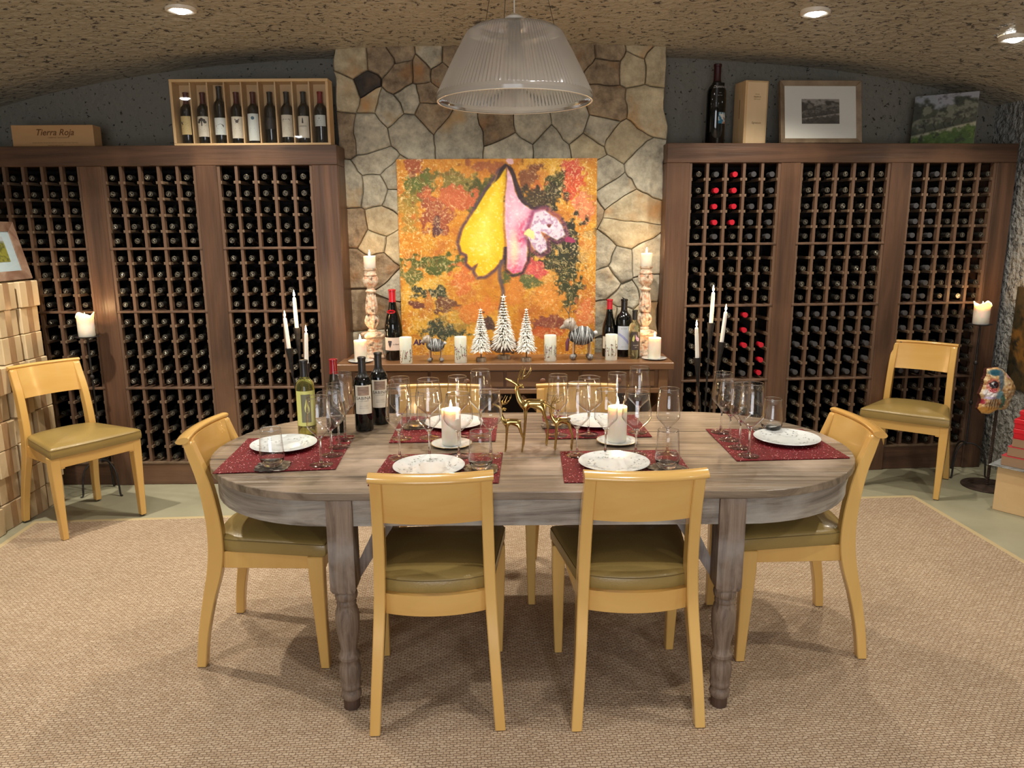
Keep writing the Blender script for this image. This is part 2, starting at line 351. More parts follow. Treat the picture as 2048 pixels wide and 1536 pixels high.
# ---------------------------------------------------------------- field stone chimney: each stone a child
ch = struct('wall_stone_chimney', MB().box(-1.04, .93, 4.79, 5.15, 0, 2.68), mortar)
def px2w(x, y, Y=4.76):
    d = fwd + rt*((x-1024)/1500)-up*((y-768)/1500); t = Y/d.y; return (d.x*t, H+d.z*t)
seeds = []
for (ox, oy, s, L_) in [(650, 80, 4.267, [(230, 180, 'B'), (160, 440, 'B'), (350, 390, 'D'), (400, 500, 'B'), (480, 170, 'C'), (620, 110, 'C'), (640, 310, 'C'), (910, 150, 'A'), (840, 275, 'C'), (985, 275, 'C'), (880, 470, 'C'), (540, 550, 'A'), (725, 500, 'A'),
      (130, 780, 'C'), (370, 790, 'A'), (730, 800, 'A'), (900, 600, 'C'), (1150, 790, 'A'), (440, 1060, 'A'), (180, 1250, 'A'), (430, 1270, 'A'), (600, 1190, 'A'), (600, 1370, 'A'), (1100, 120, 'C')]),
    (1000, 80, 4.267, [(690, 110, 'C'), (930, 70, 'C'), (1200, 65, 'B'), (1150, 190, 'B'), (1320, 180, 'B'), (890, 230, 'C'), (920, 540, 'C'), (1230, 560, 'B'), (1030, 890, 'B'), (770, 910, 'B'), (590, 690, 'A'), (240, 720, 'A'), (40, 720, 'C'), (120, 900, 'A'), (440, 920, 'A'), (850, 780, 'A'),
      (920, 1140, 'A'), (1200, 1120, 'A'), (980, 1235, 'A'), (1110, 1480, 'B')]),
    (660, 400, 4.52, [(210, 260, 'C'), (480, 200, 'B'), (400, 380, 'B'), (580, 430, 'B'), (230, 600, 'C'), (470, 620, 'C'), (620, 770, 'A'), (240, 1020, 'C'), (560, 1030, 'C'), (600, 1300, 'A'), (250, 1350, 'A')]),
    (1160, 400, 4.52, [(440, 250, 'B'), (190, 530, 'A'), (340, 600, 'A'), (640, 560, 'A'), (230, 730, 'A'), (420, 860, 'A'), (640, 780, 'A'), (220, 1080, 'A'), (650, 1080, 'B'), (400, 1130, 'A'), (600, 1280, 'A'), (300, 1350, 'A')])]:
    for (x, y, k) in L_: seeds.append(px2w(ox+x/s, oy+y/s)+(k,))
rs = random.Random(3)
while len(seeds) < 96:
    x, z = rs.uniform(-.62, .45), rs.uniform(.1, 1.9)
    if rs.random() < .4: x, z = rs.uniform(-1, .9), rs.uniform(.05, .75)
    if all((x-a)**2+(z-b)**2 > .026 for a, b, _ in seeds): seeds.append((x, z, rs.choice('AABC')))
    elif rs.random() < .004: break
def clip(poly, nx_, nz_, d):     # keep nx*x+nz*z <= d
    out = []
    for i in range(len(poly)):
        a, b_ = poly[i], poly[(i+1) % len(poly)]; da = nx_*a[0]+nz_*a[1]-d; db = nx_*b_[0]+nz_*b_[1]-d
        if da <= 0: out.append(a)
        if (da < 0) != (db < 0) and da != db: t = da/(da-db); out.append((a[0]+(b_[0]-a[0])*t, a[1]+(b_[1]-a[1])*t))
    return out
def wob(x, z): return (x+.030*noise.noise(Vector((x*6, z*6, 3)))+.006*noise.noise(Vector((x*25, z*25, 9))), z+.030*noise.noise(Vector((x*6, z*6, 17)))+.006*noise.noise(Vector((x*25, z*25, 5))))
smat = dict(A=stoneA, B=stoneB, C=stoneC, D=stoneD)
for k, (sx, sz, kind) in enumerate(seeds):
    poly = [(-1.05, 0), (.94, 0), (.94, 2.675), (-1.05, 2.675)]
    for j, (tx, tz, _) in enumerate(seeds):
        if j != k and poly: dx, dz = tx-sx, tz-sz; poly = clip(poly, dx, dz, (tx*tx+tz*tz-sx*sx-sz*sz)/2)
    if len(poly) < 3: continue
    cx = sum(p[0] for p in poly)/len(poly); cz = sum(p[1] for p in poly)/len(poly); out = []
    for i in range(len(poly)):
        a, b_ = poly[i], poly[(i+1) % len(poly)]; n = max(1, int(math.dist(a, b_)/.035))
        for q in range(n): out.append(wob(a[0]+(b_[0]-a[0])*q/n, a[1]+(b_[1]-a[1])*q/n))
    R_ = max(.03, sum(math.dist(p, (cx, cz)) for p in out)/len(out)); rr = random.Random(k); pro = rs.uniform(-.008, .012); rings = []
    tx_, tz_ = rr.uniform(-.035, .035), rr.uniform(-.035, .035)
    for (ins, dep) in ((.0008, 4.80), (.0012, 4.772), (.004, 4.766), (.006, 4.7618)):
        f_ = 1-ins/R_
        rings.append([(cx+(p[0]-cx)*f_, dep-(pro+tx_*(p[0]-cx)+tz_*(p[1]-cz))*(dep < 4.79), cz+(p[1]-cz)*f_) for p in out])
    for f_ in (.88, .74, .58, .4, .2):
        rings.append([(cx+(p[0]-cx)*f_, 4.7595-pro-tx_*(p[0]-cx)*f_-tz_*(p[1]-cz)*f_-.001*(1-f_)-.010*noise.noise(Vector(((cx+(p[0]-cx)*f_)*11, (cz+(p[1]-cz)*f_)*11, k)))-.004*noise.noise(Vector(((cx+(p[0]-cx)*f_)*30, (cz+(p[1]-cz)*f_)*30, k))), cz+(p[1]-cz)*f_) for p in out])
    mb = MB(); mb.loft(rings, cap=True)
    obj('stone', mb.mesh('stone', smat[kind], smooth=50), ch)

# ---------------------------------------------------------------- wine racks and their bottles
def bottle_prof(h=.30, r=.037, neck=.0145, sh=.19, burg=False):
    if burg: return [(0, 0), (r*.6, .0), (r*.93, .002), (r, .008), (r, h*.42), (r*.97, h*.5), (r*.8, h*.60), (r*.56, h*.69), (neck*1.15, h*.80), (neck, h*.86), (neck, h*.97), (neck*1.12, h*.975), (neck*1.12, h*.995), (neck*.9, h), (0, h)]
    return [(0, 0), (r*.6, .0), (r*.93, .002), (r, .008), (r, sh*h/.30), (r*.97, (sh+.012)*h/.30), (r*.82, (sh+.026)*h/.30), (r*.55, (sh+.037)*h/.30), (neck*1.15, (sh+.046)*h/.30), (neck, (sh+.056)*h/.30), (neck, h*.965), (neck*1.12, h*.97), (neck*1.12, h*.995), (neck*.9, h), (0, h)]
LIE = RX(PI/2)            # bottle axis turned to point out of the rack (-y)
bronze = M('bronze rim', (104, 98, 82), .35, metal=.6)
def rack_bottle_meshes(seg=14):
    p = bottle_prof(); T = fl(0, .30, 0) @ LIE
    body = MB().lathe([q for q in p if q[1] < .25]+[(.0145, .25)], seg, T).mesh('bottle', darkglass, smooth=40)
    def cap(m): return MB().lathe([(.0150, .238), (.0153, .288), (.0166, .289), (.0166, .2992), (.0158, .3006), (0, .3006)], seg, T).mesh('capsule', m, smooth=35)
    em = MB(); ring = [(.0138, .3007), (.0153, .3012), (.0138, .3017), (.0130, .3012)]
    em.lathe(ring+[ring[0]], seg, T)
    pts = [(-.0052+.0104*(1-abs(2*t-1))*0+.0068*math.sin(2*PI*t)*(1 if t < .5 else 1)*.9, .0082-.0164*t) for t in [i/10 for i in range(11)]]
    em.cur = 1
    pts = [(.0045, .0062), (.0018, .0084), (-.0028, .0080), (-.0045, .0048), (-.0026, .0016), (.0026, -.0016), (.0045, -.0048), (.0028, -.0080), (-.0018, -.0084), (-.0045, -.0062)]
    em.tube([(x, -.0018, z) for x, z in pts], .0014, 4)
    return body, cap, em.mesh('emblem', [bronze, silver])
RB, CAPF, EMB = rack_bottle_meshes()
CAPS = dict(k=CAPF(blackcap), r=CAPF(redcap), g=CAPF(greycap))
stuff_bottles = MB(); stuff_cols = []
lathe_lo = bottle_prof()
KMAT = dict(k=1, r=2, g=3)
ORD = ['first', 'second', 'third', 'fourth', 'fifth']
SEC = ['top', 'second', 'third', 'bottom']
def rack(name, label, origin, ang, length, bays, zs, top, baynames, capof, single, pad0, pad1):
    t = thing(name, label, 'wine rack', origin, ang, 'built-in wine racks')
    MB().box(0, length, 0, .36, zs[0], top).build('header', rackh, t, bevel=.004)
    MB().box(0, length, .012, .36, .0, zs[4]-.012).build('plinth', rackh, t, bevel=.004)
    MB().box(0, length, .345, .36, zs[4], zs[0]).build('back_panel', darkback, t)
    xs = [0]+[v for b_ in bays for v in b_]+[length]
    for i in range(0, len(xs), 2):
        MB().box(xs[i], xs[i+1], 0, .36 if i in (0, len(xs)-2) else .06, 0, zs[0]).build('post', rackw, t, bevel=.003)
        if 0 < i < len(xs)-2:
            MB().box((xs[i]+xs[i+1])/2-.012, (xs[i]+xs[i+1])/2+.012, .06, .34, zs[4], zs[0]).build('partition', darkback, t)
    shelf_m, slat_m, rail_m = {}, {}, {}
    for bi, (x0, x1) in enumerate(bays):
        c = (x1-x0)/5
        MB().box(x0, x1, .004, .345, zs[4]-.014, zs[4]).build('shelf', railw, t, bevel=.002)
        for k in (1, 2, 3): MB().box(x0, x1, .004, .345, zs[k]-.014, zs[k]).build('shelf', slatw, t, bevel=.002)
        for s_ in range(4):
            ztop, zb = zs[s_]-(.014 if s_ else 0), zs[s_+1]; rows = [5, 4, 5, 5][s_]; pitch = (zs[s_]-zb)/rows
            sl = MB().box(-.0085, .0085, .008, .04, zb, ztop).mesh('slat', slatw)
            for i in range(6):
                xx = x0+i*c; xx = min(max(xx, x0+.0085), x1-.0085)
                obj('slat', sl, t, fl(xx, 0, 0))
            rl = MB().box(-.0205, .0205, .012, .30, -.008, .008).mesh('rail', railw)
            rh = MB().box(-.011, .011, .012, .30, -.009, .009).mesh('rail', railw)
            for r in range(1, rows):
                for i in range(6):
                    edge = i in (0, 5); xx = x0+i*c+(.011 if i == 0 else -.011 if i == 5 else 0)
                    obj('rail', rh if edge else rl, t, fl(xx, 0, zb+r*pitch))
            for r in range(rows):          # r = 0 the lowest row of the section
                for i in range(5):
                    kind = capof(bi, s_, rows-1-r, i)
                    if kind is None: continue
                    rn = random.Random(bi*1000+s_*100+r*10+i+int(ang*1e4)+len(name)); dy = rn.uniform(-.008, .014)
                    loc = (x0+(i+.5)*c+rn.uniform(-.004, .004), dy-.002, zb+r*pitch+.0275+.001+(.010 if r == 0 else 0))
                    M4 = fl(*origin) @ RZ(ang) @ fl(*loc)
                    if single(bi, s_, rows-1-r, i):
                        o = bpy.data.objects.new('wine_bottle', RB); C.objects.link(o); o.matrix_world = M4
                        if rn: o.rotation_euler = (rn.uniform(-.006, .006), rn.uniform(-PI, PI) if kind != 'k' else rn.uniform(-.9, .9), ang+rn.uniform(-.012, .012))
                        cn = dict(k='silver-stamped', r='red-capped', g='plain grey-capped')[kind]
                        tag(o, f'{cn} wine bottle: {ORD[i]} column, {ORD[rows-1-r]} row, {SEC[s_]} section, {baynames[bi]}', 'bottle', 'wine bottles lying in the racks')
                        obj('capsule', CAPS[kind], o)
                        if kind == 'k': obj('emblem', EMB, o)
                    else:
                        T = M4 @ RY(rn.uniform(-.9, .9)) @ fl(0, .30, 0) @ LIE
                        stuff_bottles.cur = 0; stuff_bottles.lathe([q for q in lathe_lo if q[1] < .25], 10, T)
                        stuff_bottles.cur = KMAT[kind]; stuff_bottles.lathe([(.0150, .238), (.0155, .288), (.0166, .289), (.0166, .2992), (0, .3006)], 10, T)
                        if kind == 'k':
                            stuff_bottles.cur = 5; q = [(.0136, .3007), (.0153, .3014), (.0130, .3014)]; stuff_bottles.lathe(q+[q[0]], 10, T)
                            stuff_bottles.cur = 4; stuff_bottles.tube([(x, -.0018, z) for x, z in [(.0045, .0062), (-.0028, .0080), (-.0026, .0016), (.0026, -.0016), (.0028, -.0080), (-.0045, -.0062)]], .0014, 3, T=M4 @ RY(rn.uniform(-.9, .9)))
    return t
nsing = [0]
def lcap(bi, s, r, i): return 'k'
def lsing(bi, s, r, i): return s < 3 and not (bi == 0 and i < 2)
rack('wine_rack', 'long dark-stained wooden wine rack on the left side, behind the cardboard boxes', (-3.21, 4.55, 0), 0, 2.198,
     [(.127, .686), (.812, 1.365), (1.489, 2.048)], [1.956, 1.487, 1.109, .635, .153], 2.07,
     ['left rack bay behind cardboard boxes', 'left rack middle bay', 'left rack bay beside chimney'], lcap, lsing, 0, 0)
def rcap(bi, s, r, i):
    if bi == 0 and s == 0:
        return {1: 'grrrg', 2: 'rrrrk'}.get(i, 'kkkkk' if i == 0 else 'ggggg')[r]
    if bi == 0 and s == 2:
        if i == 4: return [None, None, 'r', 'r', 'r'][r]
        if i == 3: return 'r' if r < 3 else 'g'
    if bi == 0 and s == 1 and i == 4: return None if r == 0 else 'k'
    if bi == 1 and s == 1 and r == 0 and i < 2: return None if i == 0 else 'g'
    if bi == 1 and s == 2: return 'g'
    if bi == 2 and s < 3 and i < 2: return 'g'
    return 'k'
def rsing(bi, s, r, i): return (bi == 0 and s < 3) or (bi == 1 and s < 2 and r < 3)
aR = math.atan2(4.812-4.671, 3.131-.937)
rack('wine_rack', 'long dark-stained wooden wine rack on the right side, with some red-capped bottles', (.937, 4.671, 0), aR, 2.199,
     [(.141, .707), (.828, 1.397), (1.523, 2.074)], [1.966, 1.491, 1.111, .632, .170], 2.08,
     ['right rack bay beside chimney', 'right rack middle bay', 'right rack end bay'], rcap, rsing, 0, 0)
tag(stuff_bottles.build('wine_bottles', [darkglass, blackcap, redcap, greycap, silver, bronze], smooth=40), 'remaining dark wine bottles filling the far and lowest cells of both racks', 'bottles', kind='stuff')
# ---------------------------------------------------------------- rug
rug = thing('area_rug', 'large woven beige sisal rug with a narrow tan border under the dining table', 'rug', (-2.66, 3.93, 0), math.radians(3.7))
MB().box(.03, 5.04, -6.37, -.03, 0, .009).build('weave', sisal, rug)
rb = MB(); rb.box(0, 5.07, -.03, 0, 0, .010); rb.box(0, .03, -6.4, -.03, 0, .010); rb.box(5.04, 5.07, -6.4, -.03, 0, .010); rb.box(0, 5.07, -6.4, -6.37, 0, .010)
rb.build('border', rugedge, rug, bevel=.003)
FZ = .010
# ---------------------------------------------------------------- dining table
TX0, TX1, TY, TR, TZ = -.588, .728, 2.728, .518, .782
def race(r, n=20, cx0=TX0, cx1=TX1):
    return [(cx1+r*math.cos(-PI/2+PI*i/n), TY+r*math.sin(-PI/2+PI*i/n)) for i in range(n+1)]+[(cx0+r*math.cos(PI/2+PI*i/n), TY+r*math.sin(PI/2+PI*i/n)) for i in range(n+1)]
table = thing('dining_table', 'long weathered oak dining table with rounded ends and turned legs', 'table', (0, 0, 0))
def clipy(poly, lo, hi): return clip(clip(poly, 0, -1, -lo), 0, 1, hi)
outline = race(TR, 26)
widths = [.0, .17, .36, .53, .70, .88, 1.04]
for a, b_ in zip(widths, widths[1:]):
    pl = clipy(outline, TY-TR+a+.0012, TY-TR+b_-.0012)
    mb = MB(); mb.prismz(pl, TZ-.026, TZ-.0008*((int(a*100)) % 2)); o = mb.build('plank', tabw, table, bevel=.002)
ap = MB(); o1, o2 = race(TR-.022, 26), race(TR-.05, 26); n = len(o1)
ap.add([(x, y, .664) for x, y in o1]+[(x, y, TZ-.027) for x, y in o1]+[(x, y, TZ-.027) for x, y in o2]+[(x, y, .664) for x, y in o2],
       [f_ for i in range(n) for j in [(i+1) % n] for f_ in ((i, j, j+n, i+n), (i+n, j+n, j+2*n, i+2*n), (i+2*n, j+2*n, j+3*n, i+3*n), (i+3*n, j+3*n, j, i))])
ap.build('apron', tabe, table, smooth=40)
LP = [(.0, .040), (0, .452), (-1, .450), (-1, .438), (.030, .437), (.036, .430), (.0375, .420), (.035, .408), (.029, .403), (.031, .398), (.033, .392), (.030, .384), (.034, .374), (.039, .352), (.0395, .325), (.037, .290), (.032, .262), (.0275, .238), (.027, .222), (.030, .210), (.0355, .204), (.0355, .194), (.030, .188), (.029, .178), (.034, .166), (.0365, .146), (.0345, .122), (.031, .108), (.033, .100), (.0345, .092), (.032, .085), (.027, .080), (.027, .076), (.032, .070), (.034, .060), (.032, .050), (.028, .045)]
for (lx, ly) in ((-.545, 2.258), (.690, 2.258), (-.545, 3.182), (.690, 3.182)):
    lg = MB(); hw = .041
    lg.loft([[(sx*a, sy*a, z) for sx, sy in ((-1, -1), (1, -1), (1, 1), (-1, 1))] for a, z in ((.034, .436), (hw, .452), (hw, TZ-.028))])
    lg.lathe([(r, z) for r, z in LP if r > 0 and z < .44], 20, cap=True)
    l = lg.build('leg', tabl, table, T=fl(lx, ly, 0), smooth=40)
    MB().lathe([(.0265, FZ), (.0275, .045)], 16, cap=True).build('worn_foot', tabfoot, l)
    s_ = 1 if lx < 0 else -1; iy = .06 if ly < 2.7 else -.06
    MB().box(lx-.03, lx+.03, ly+iy-.018, ly+iy+.018, .44, TZ-.03).build('brace_post', tabl, table, bevel=.003)
    br = MB(); br.loft([[(lx+s_*.03, ly+iy-.018, .44), (lx+s_*.03, ly+iy+.018, .44), (lx+s_*.03, ly+iy+.018, .50), (lx+s_*.03, ly+iy-.018, .50)],
                        [(lx+s_*.17, ly+iy-.018, .66), (lx+s_*.17, ly+iy+.018, .66), (lx+s_*.12, ly+iy+.018, .68), (lx+s_*.12, ly+iy-.018, .68)]])
    br.build('brace', tabl, table)

# ---------------------------------------------------------------- dining chairs
def catm(pts, n):           # Catmull-Rom through tuples
    out = []
    for i in range(len(pts)-1):
        p0, p1, p2, p3 = pts[max(i-1, 0)], pts[i], pts[i+1], pts[min(i+2, len(pts)-1)]
        for k in range(n):
            t = k/n; out.append(tuple(.5*(2*b+(c-a)*t+(2*a-5*b+4*c-d)*t*t+(3*b-a-3*c+d)*t**3) for a, b, c, d in zip(p0, p1, p2, p3)))
    return out+[pts[-1]]
def make_chair():
    t = thing('dining_chair', 'x', 'chair', (0, 0, 0))
    path = catm([(.199, 0, 0, .0165, .017), (.192, .014, .12, .017, .0185), (.184, .040, .25, .0175, .022), (.178, .068, .36, .018, .027), (.174, .080, .45, .018, .028), (.171, .078, .56, .018, .026), (.168, .056, .70, .018, .023), (.166, .027, .79, .018, .019), (.165, .008, .849, .018, .016)], 4)
    for s in (-1, 1):
        mb = MB(); mb.loft([[(s*(x+a*wx), y+b_*wy, z) for a, b_ in ((-1, -1), (1, -1), (1, 1), (-1, 1))] for x, y, z, wx, wy in path])
        l = mb.build('leg', maple, t, bevel=.003, smooth=35)
        MB().box(s*.199-.014, s*.199+.014, -.014, .014, -.002, .003).build('glide', footm, l)
        mb = MB(); mb.loft([[(s*(x+a*wx), y+b_*wy, z) for a, b_ in ((-1, -1), (1, -1), (1, 1), (-1, 1))] for x, y, z, wx, wy in ((.212, .4575, 0, .015, .0165), (.214, .452, .2, .019, .021), (.215, .448, .36, .0225, .026), (.215, .448, .442, .0225, .028))])
        l = mb.build('leg', maple, t, bevel=.003, smooth=35)
        MB().box(s*.212-.013, s*.212+.013, .444, .471, -.002, .003).build('glide', footm, l)
        mb = MB(); mb.loft([[(s*.196, .472, z), (s*.172, .472, z), (s*.158, .10, z), (s*.183, .10, z)] for z in (.378, .441)]); mb.build('side_rail', maple, t, bevel=.002)
    MB().box(-.195, .195, .452, .474, .385, .441).build('front_rail', mapleh, t, bevel=.002)
    def bow(x, b_): return -b_*(1-(x/.16)**2)
    xs = [-.158+.316*i/14 for i in range(15)]
    mb = MB(); mb.loft([[(x, .070+bow(x, .032), .378), (x, .092+bow(x, .032), .378), (x, .092+bow(x, .032), .447), (x, .070+bow(x, .032), .447)] for x in xs]); mb.build('rear_rail', mapleh, t, smooth=40)
    mb = MB(); mb.loft([[(x, .047+bow(x, .026), .692), (x, .064+bow(x, .026), .692), (x, .023+bow(x, .026), .850), (x, .004+bow(x, .026), .850)] for x in xs]); mb.build('back_panel', mapleh, t, smooth=40)
    mb = MB(); rings = []
    for i in range(17):
        x = -.186+.372*i/16; bb = -.027*(1-(x/.186)**2); rings.append([(x, -.003+bb+.025*math.cos(a)+.003*math.sin(a), .854+.0125*math.sin(a)+.003*math.cos(a)) for a in [2*PI*k/14 for k in range(14)]])
    mb.loft(rings); mb.build('top_rail', mapleh, t, smooth=50)
    # seat cushion
    out = []
    back = [(-.176, .102), (-.156, .088), (-.11, .071), (-.05, .060), (0, .058), (.05, .060), (.11, .071), (.156, .088), (.176, .102)]
    out += back
    for k in range(1, 8): out.append((.183+.057*k/8, .102+.372*k/8))
    out += [(.241, .478), (.238, .486), (.20, .489), (.10, .493), (0, .495), (-.10, .493), (-.20, .489), (-.238, .486), (-.241, .478)]
    for k in range(7, 0, -1): out.append((-.183-.057*k/8, .102+.372*k/8))
    cx, cy = 0, .28; mb = MB(); rings = []
    for f_, z in ((.985, .442), (1.0, .448), (1.004, .466), (1.0, .484), (.985, .493), (.93, .500), (.8, .508), (.55, .516), (.28, .520)):
        rings.append([(cx+(x-cx)*f_, cy+(y-cy)*f_, z) for x, y in out])
    mb.loft(rings); cu = mb.build('seat', leather, t, smooth=55)
    MB().tube([(x*.998, .28+(y-.28)*.998, .4865) for x, y in out+[out[0]]], .0016, 5).build('piping', seam, cu)
    return t
chair0 = make_chair()
spots = [(-.243, 2.128, 3.2, 'honey maple dining chair seen from behind, tucked under table front, left one', 'chairs along the front of the table'),
         (.398, 2.140, 2.2, 'honey maple dining chair seen from behind, tucked under table front, right one', 'chairs along the front of the table'),
         (-1.147, 2.705, -90, 'honey maple dining chair at the left rounded end of the table', 'chairs at the table ends'),
         (1.294, 2.733, 90, 'honey maple dining chair at the right rounded end of the table', 'chairs at the table ends'),
         (-.335, 3.415, 180, 'dining chair across the table, showing behind the Sabina bottles and left glasses', 'chairs along the far side of the table'),
         (.298, 3.415, 179, 'dining chair across the table, showing behind the brass deer and right glasses', 'chairs along the far side of the table'),
         (-2.600, 4.105, -123.8, 'maple dining chair with olive seat standing alone against the cardboard boxes', 'spare chairs in the corners'),
         (2.615, 4.695, 142.3, 'maple dining chair with olive seat standing alone before the right rack', 'spare chairs in the corners')]
kids(chair0)
for i, (x, y, a, lab, grp) in enumerate(spots):
    onrug = i < 6 or i == 6
    if i == 0: chair0.location = (x, y, FZ); chair0.rotation_euler = (0, 0, math.radians(a)); tag(chair0, lab, 'chair', grp)
    else: dup(chair0, (x, y, FZ if i < 7 else .004), math.radians(a), lab, grp)

# ---------------------------------------------------------------- pendant lamp
def ribbed():
    m, nt, b = nodes('ribbed pressed glass shade'); L = nt.links.new; nt.nodes.remove(b)
    fr = N(nt, 'ShaderNodeFresnel'); fr.inputs[0].default_value = 1.45
    t = N(nt, 'ShaderNodeBsdfTransparent'); t.inputs[0].default_value = (.93, .92, .90, 1)
    d = N(nt, 'ShaderNodeBsdfDiffuse'); d.inputs[0].default_value = srgb(214, 214, 208)+(1,)
    tl = N(nt, 'ShaderNodeBsdfTranslucent'); tl.inputs[0].default_value = srgb(210, 204, 196)+(1,)
    g = N(nt, 'ShaderNodeBsdfGlossy'); g.inputs['Roughness'].default_value = .12
    m0 = N(nt, 'ShaderNodeMixShader'); m0.inputs[0].default_value = .5; L(d.outputs[0], m0.inputs[1]); L(tl.outputs[0], m0.inputs[2])
    m1 = N(nt, 'ShaderNodeMixShader'); m1.inputs[0].default_value = .62; L(t.outputs[0], m1.inputs[1]); L(m0.outputs[0], m1.inputs[2])
    m2 = N(nt, 'ShaderNodeMixShader'); L(fr.outputs[0], m2.inputs[0]); L(m1.outputs[0], m2.inputs[1]); L(g.outputs[0], m2.inputs[2]); L(m2.outputs[0], nt.nodes['Material Output'].inputs[0])
    return m
lx, ly = .0155, 2.72
lamp = thing('pendant_lamp', 'large ribbed pressed glass pendant lampshade hanging over the table, switched off', 'lamp', (lx, ly, 2.008))
mb = MB(); seg = 240; rings = []
for r, z, rib in ((.262, .0, 0), (.266, .0, 0), (.268, .012, 0), (.264, .022, .0), (.2635, .026, .0022), (.234, .085, .0022), (.200, .150, .0022), (.168, .208, .0022), (.160, .221, .0015), (.145, .233, 0), (.110, .240, 0), (.03, .242, 0)):
    rings.append([((r+(rib if i % 2 else -rib))*math.cos(2*PI*i/seg), (r+(rib if i % 2 else -rib))*math.sin(2*PI*i/seg), z) for i in range(seg)])
mb.loft(rings, cap=False); mb.build('shade', ribbed(), lamp, smooth=25)
mb = MB(); mb.lathe([(.2625, -.0015), (.2605, 0), (.2625, .0020), (.2655, .0020), (.2670, 0), (.2655, -.0015), (.2625, -.0015)], 120); mb.build('rim', M('bright glass lip', (226, 216, 196), .15, coat=.5), lamp, smooth=50)
mb = MB(); mb.lathe([(.118, .232), (.150, .224), (.152, .220), (.118, .227), (.118, .232)], 60); mb.build('inner_ring', porcelain, lamp, smooth=50)
mb = MB(); mb.lathe([(.03, .241), (.032, .27), (.012, .282), (0, .282)], 20); mb.lathe([(.022, .24), (.022, .19), (.0, .20)], 16); mb.build('socket', trimw, lamp, smooth=40)
mb = MB(); mb.sphere((0, 0, .150), .035, sc=(1, 1, 1.25)); mb.build('bulb', porcelain, lamp, smooth=60)
mb = MB(); mb.tube([(0, 0, .282), (0, 0, ceil_z(lx, ly)-2.008)], .0022, 6); mb.build('cord', trimw, lamp)
for k in range(3):
    a = 2*PI*k/3+.3; MB().tube([(.15*math.cos(a), .15*math.sin(a), .231), (.02*math.cos(a), .02*math.sin(a), ceil_z(lx, ly)-2.008)], .0009, 4).build('suspension_wire', iron, lamp)
MB().lathe([(.06, ceil_z(lx, ly)-2.043), (.06, ceil_z(lx, ly)-2.008), (0, ceil_z(lx, ly)-2.008)], 24).build('canopy', trimw, lamp)
# ---------------------------------------------------------------- recessed downlights
LAB = {0: 'round white recessed downlight above the display case of bottles', 1: 'round white recessed downlight above the magnum bottle on right rack', 2: 'round white recessed downlight at the far right edge of ceiling'}
for i, (x, y, e, c) in enumerate(DOWN):
    lab = LAB.get(i, ['', '', '', 'recessed downlight behind the pendant lamp, left of it', 'recessed downlight behind the pendant lamp, right of it'][i] if i < 5 else ['', '', '', '', '', 'recessed downlight above the cardboard boxes, just outside the picture', 'recessed downlight above the left end of the table front', 'recessed downlight above the right front chair', 'recessed downlight above the rug right of the table', 'recessed downlight behind the camera on the left', 'recessed downlight right above the camera', 'recessed downlight behind the camera on the right'][i])
    d = thing('downlight', lab, 'downlight', (x, y, ceil_z(x, y)), 0, 'recessed ceiling downlights')
    MB().lathe([(.040, -.004), (.062, -.012), (.072, -.009), (.076, .01)], 32).build('trim_ring', trimw, d, smooth=50)
    MB().lathe([(.0, -.022), (.020, -.020), (.036, -.012), (.042, -.003)], 24).build('lens', lensm, d, smooth=60)
# ---------------------------------------------------------------- things on the dining table
TT = TZ; MT = .0035
def mat4(corners, lab):
    cx = sum(c[0] for c in corners)/4; cy = sum(c[1] for c in corners)/4
    mb = MB(); n = []
    for i in range(4):
        a, b_ = corners[i], corners[(i+1) % 4]
        for k in range(6): n.append((a[0]+(b_[0]-a[0])*k/6-cx+.0015*noise.noise(Vector((k, i, cx*9))), a[1]+(b_[1]-a[1])*k/6-cy))
    mb.prismz(n, 0, MT)
    o = mb.build('placemat', beads, bevel=.0012); o.location = (cx, cy, TT+.0003)
    return tag(o, lab, 'placemat', 'beaded red placemats')
mat4([(-1.008, 2.405), (-.603, 2.444), (-.625, 2.87), (-1.034, 2.833)], 'glittering red beaded placemat at the left end of the table')
mat4([(-.462, 2.275), (-.045, 2.29), (-.035, 2.625), (-.446, 2.605)], 'glittering red beaded placemat before the left front chair')
mat4([(-.472, 2.765), (-.066, 2.778), (-.06, 3.14), (-.48, 3.165)], 'glittering red beaded placemat across the table, by the left pillar candle')
mat4([(.165, 2.29), (.595, 2.30), (.60, 2.645), (.174, 2.633)], 'glittering red beaded placemat before the right front chair')
mat4([(.134, 2.803), (.546, 2.827), (.535, 3.18), (.13, 3.165)], 'glittering red beaded placemat across the table, behind the right pillar candle')
mat4([(.783, 2.509), (1.19, 2.535), (1.170, 2.922), (.782, 2.935)], 'glittering red beaded placemat at the right end of the table')
glass_foot = thin_glass('glass foot', (.97, .97, .97), .12)
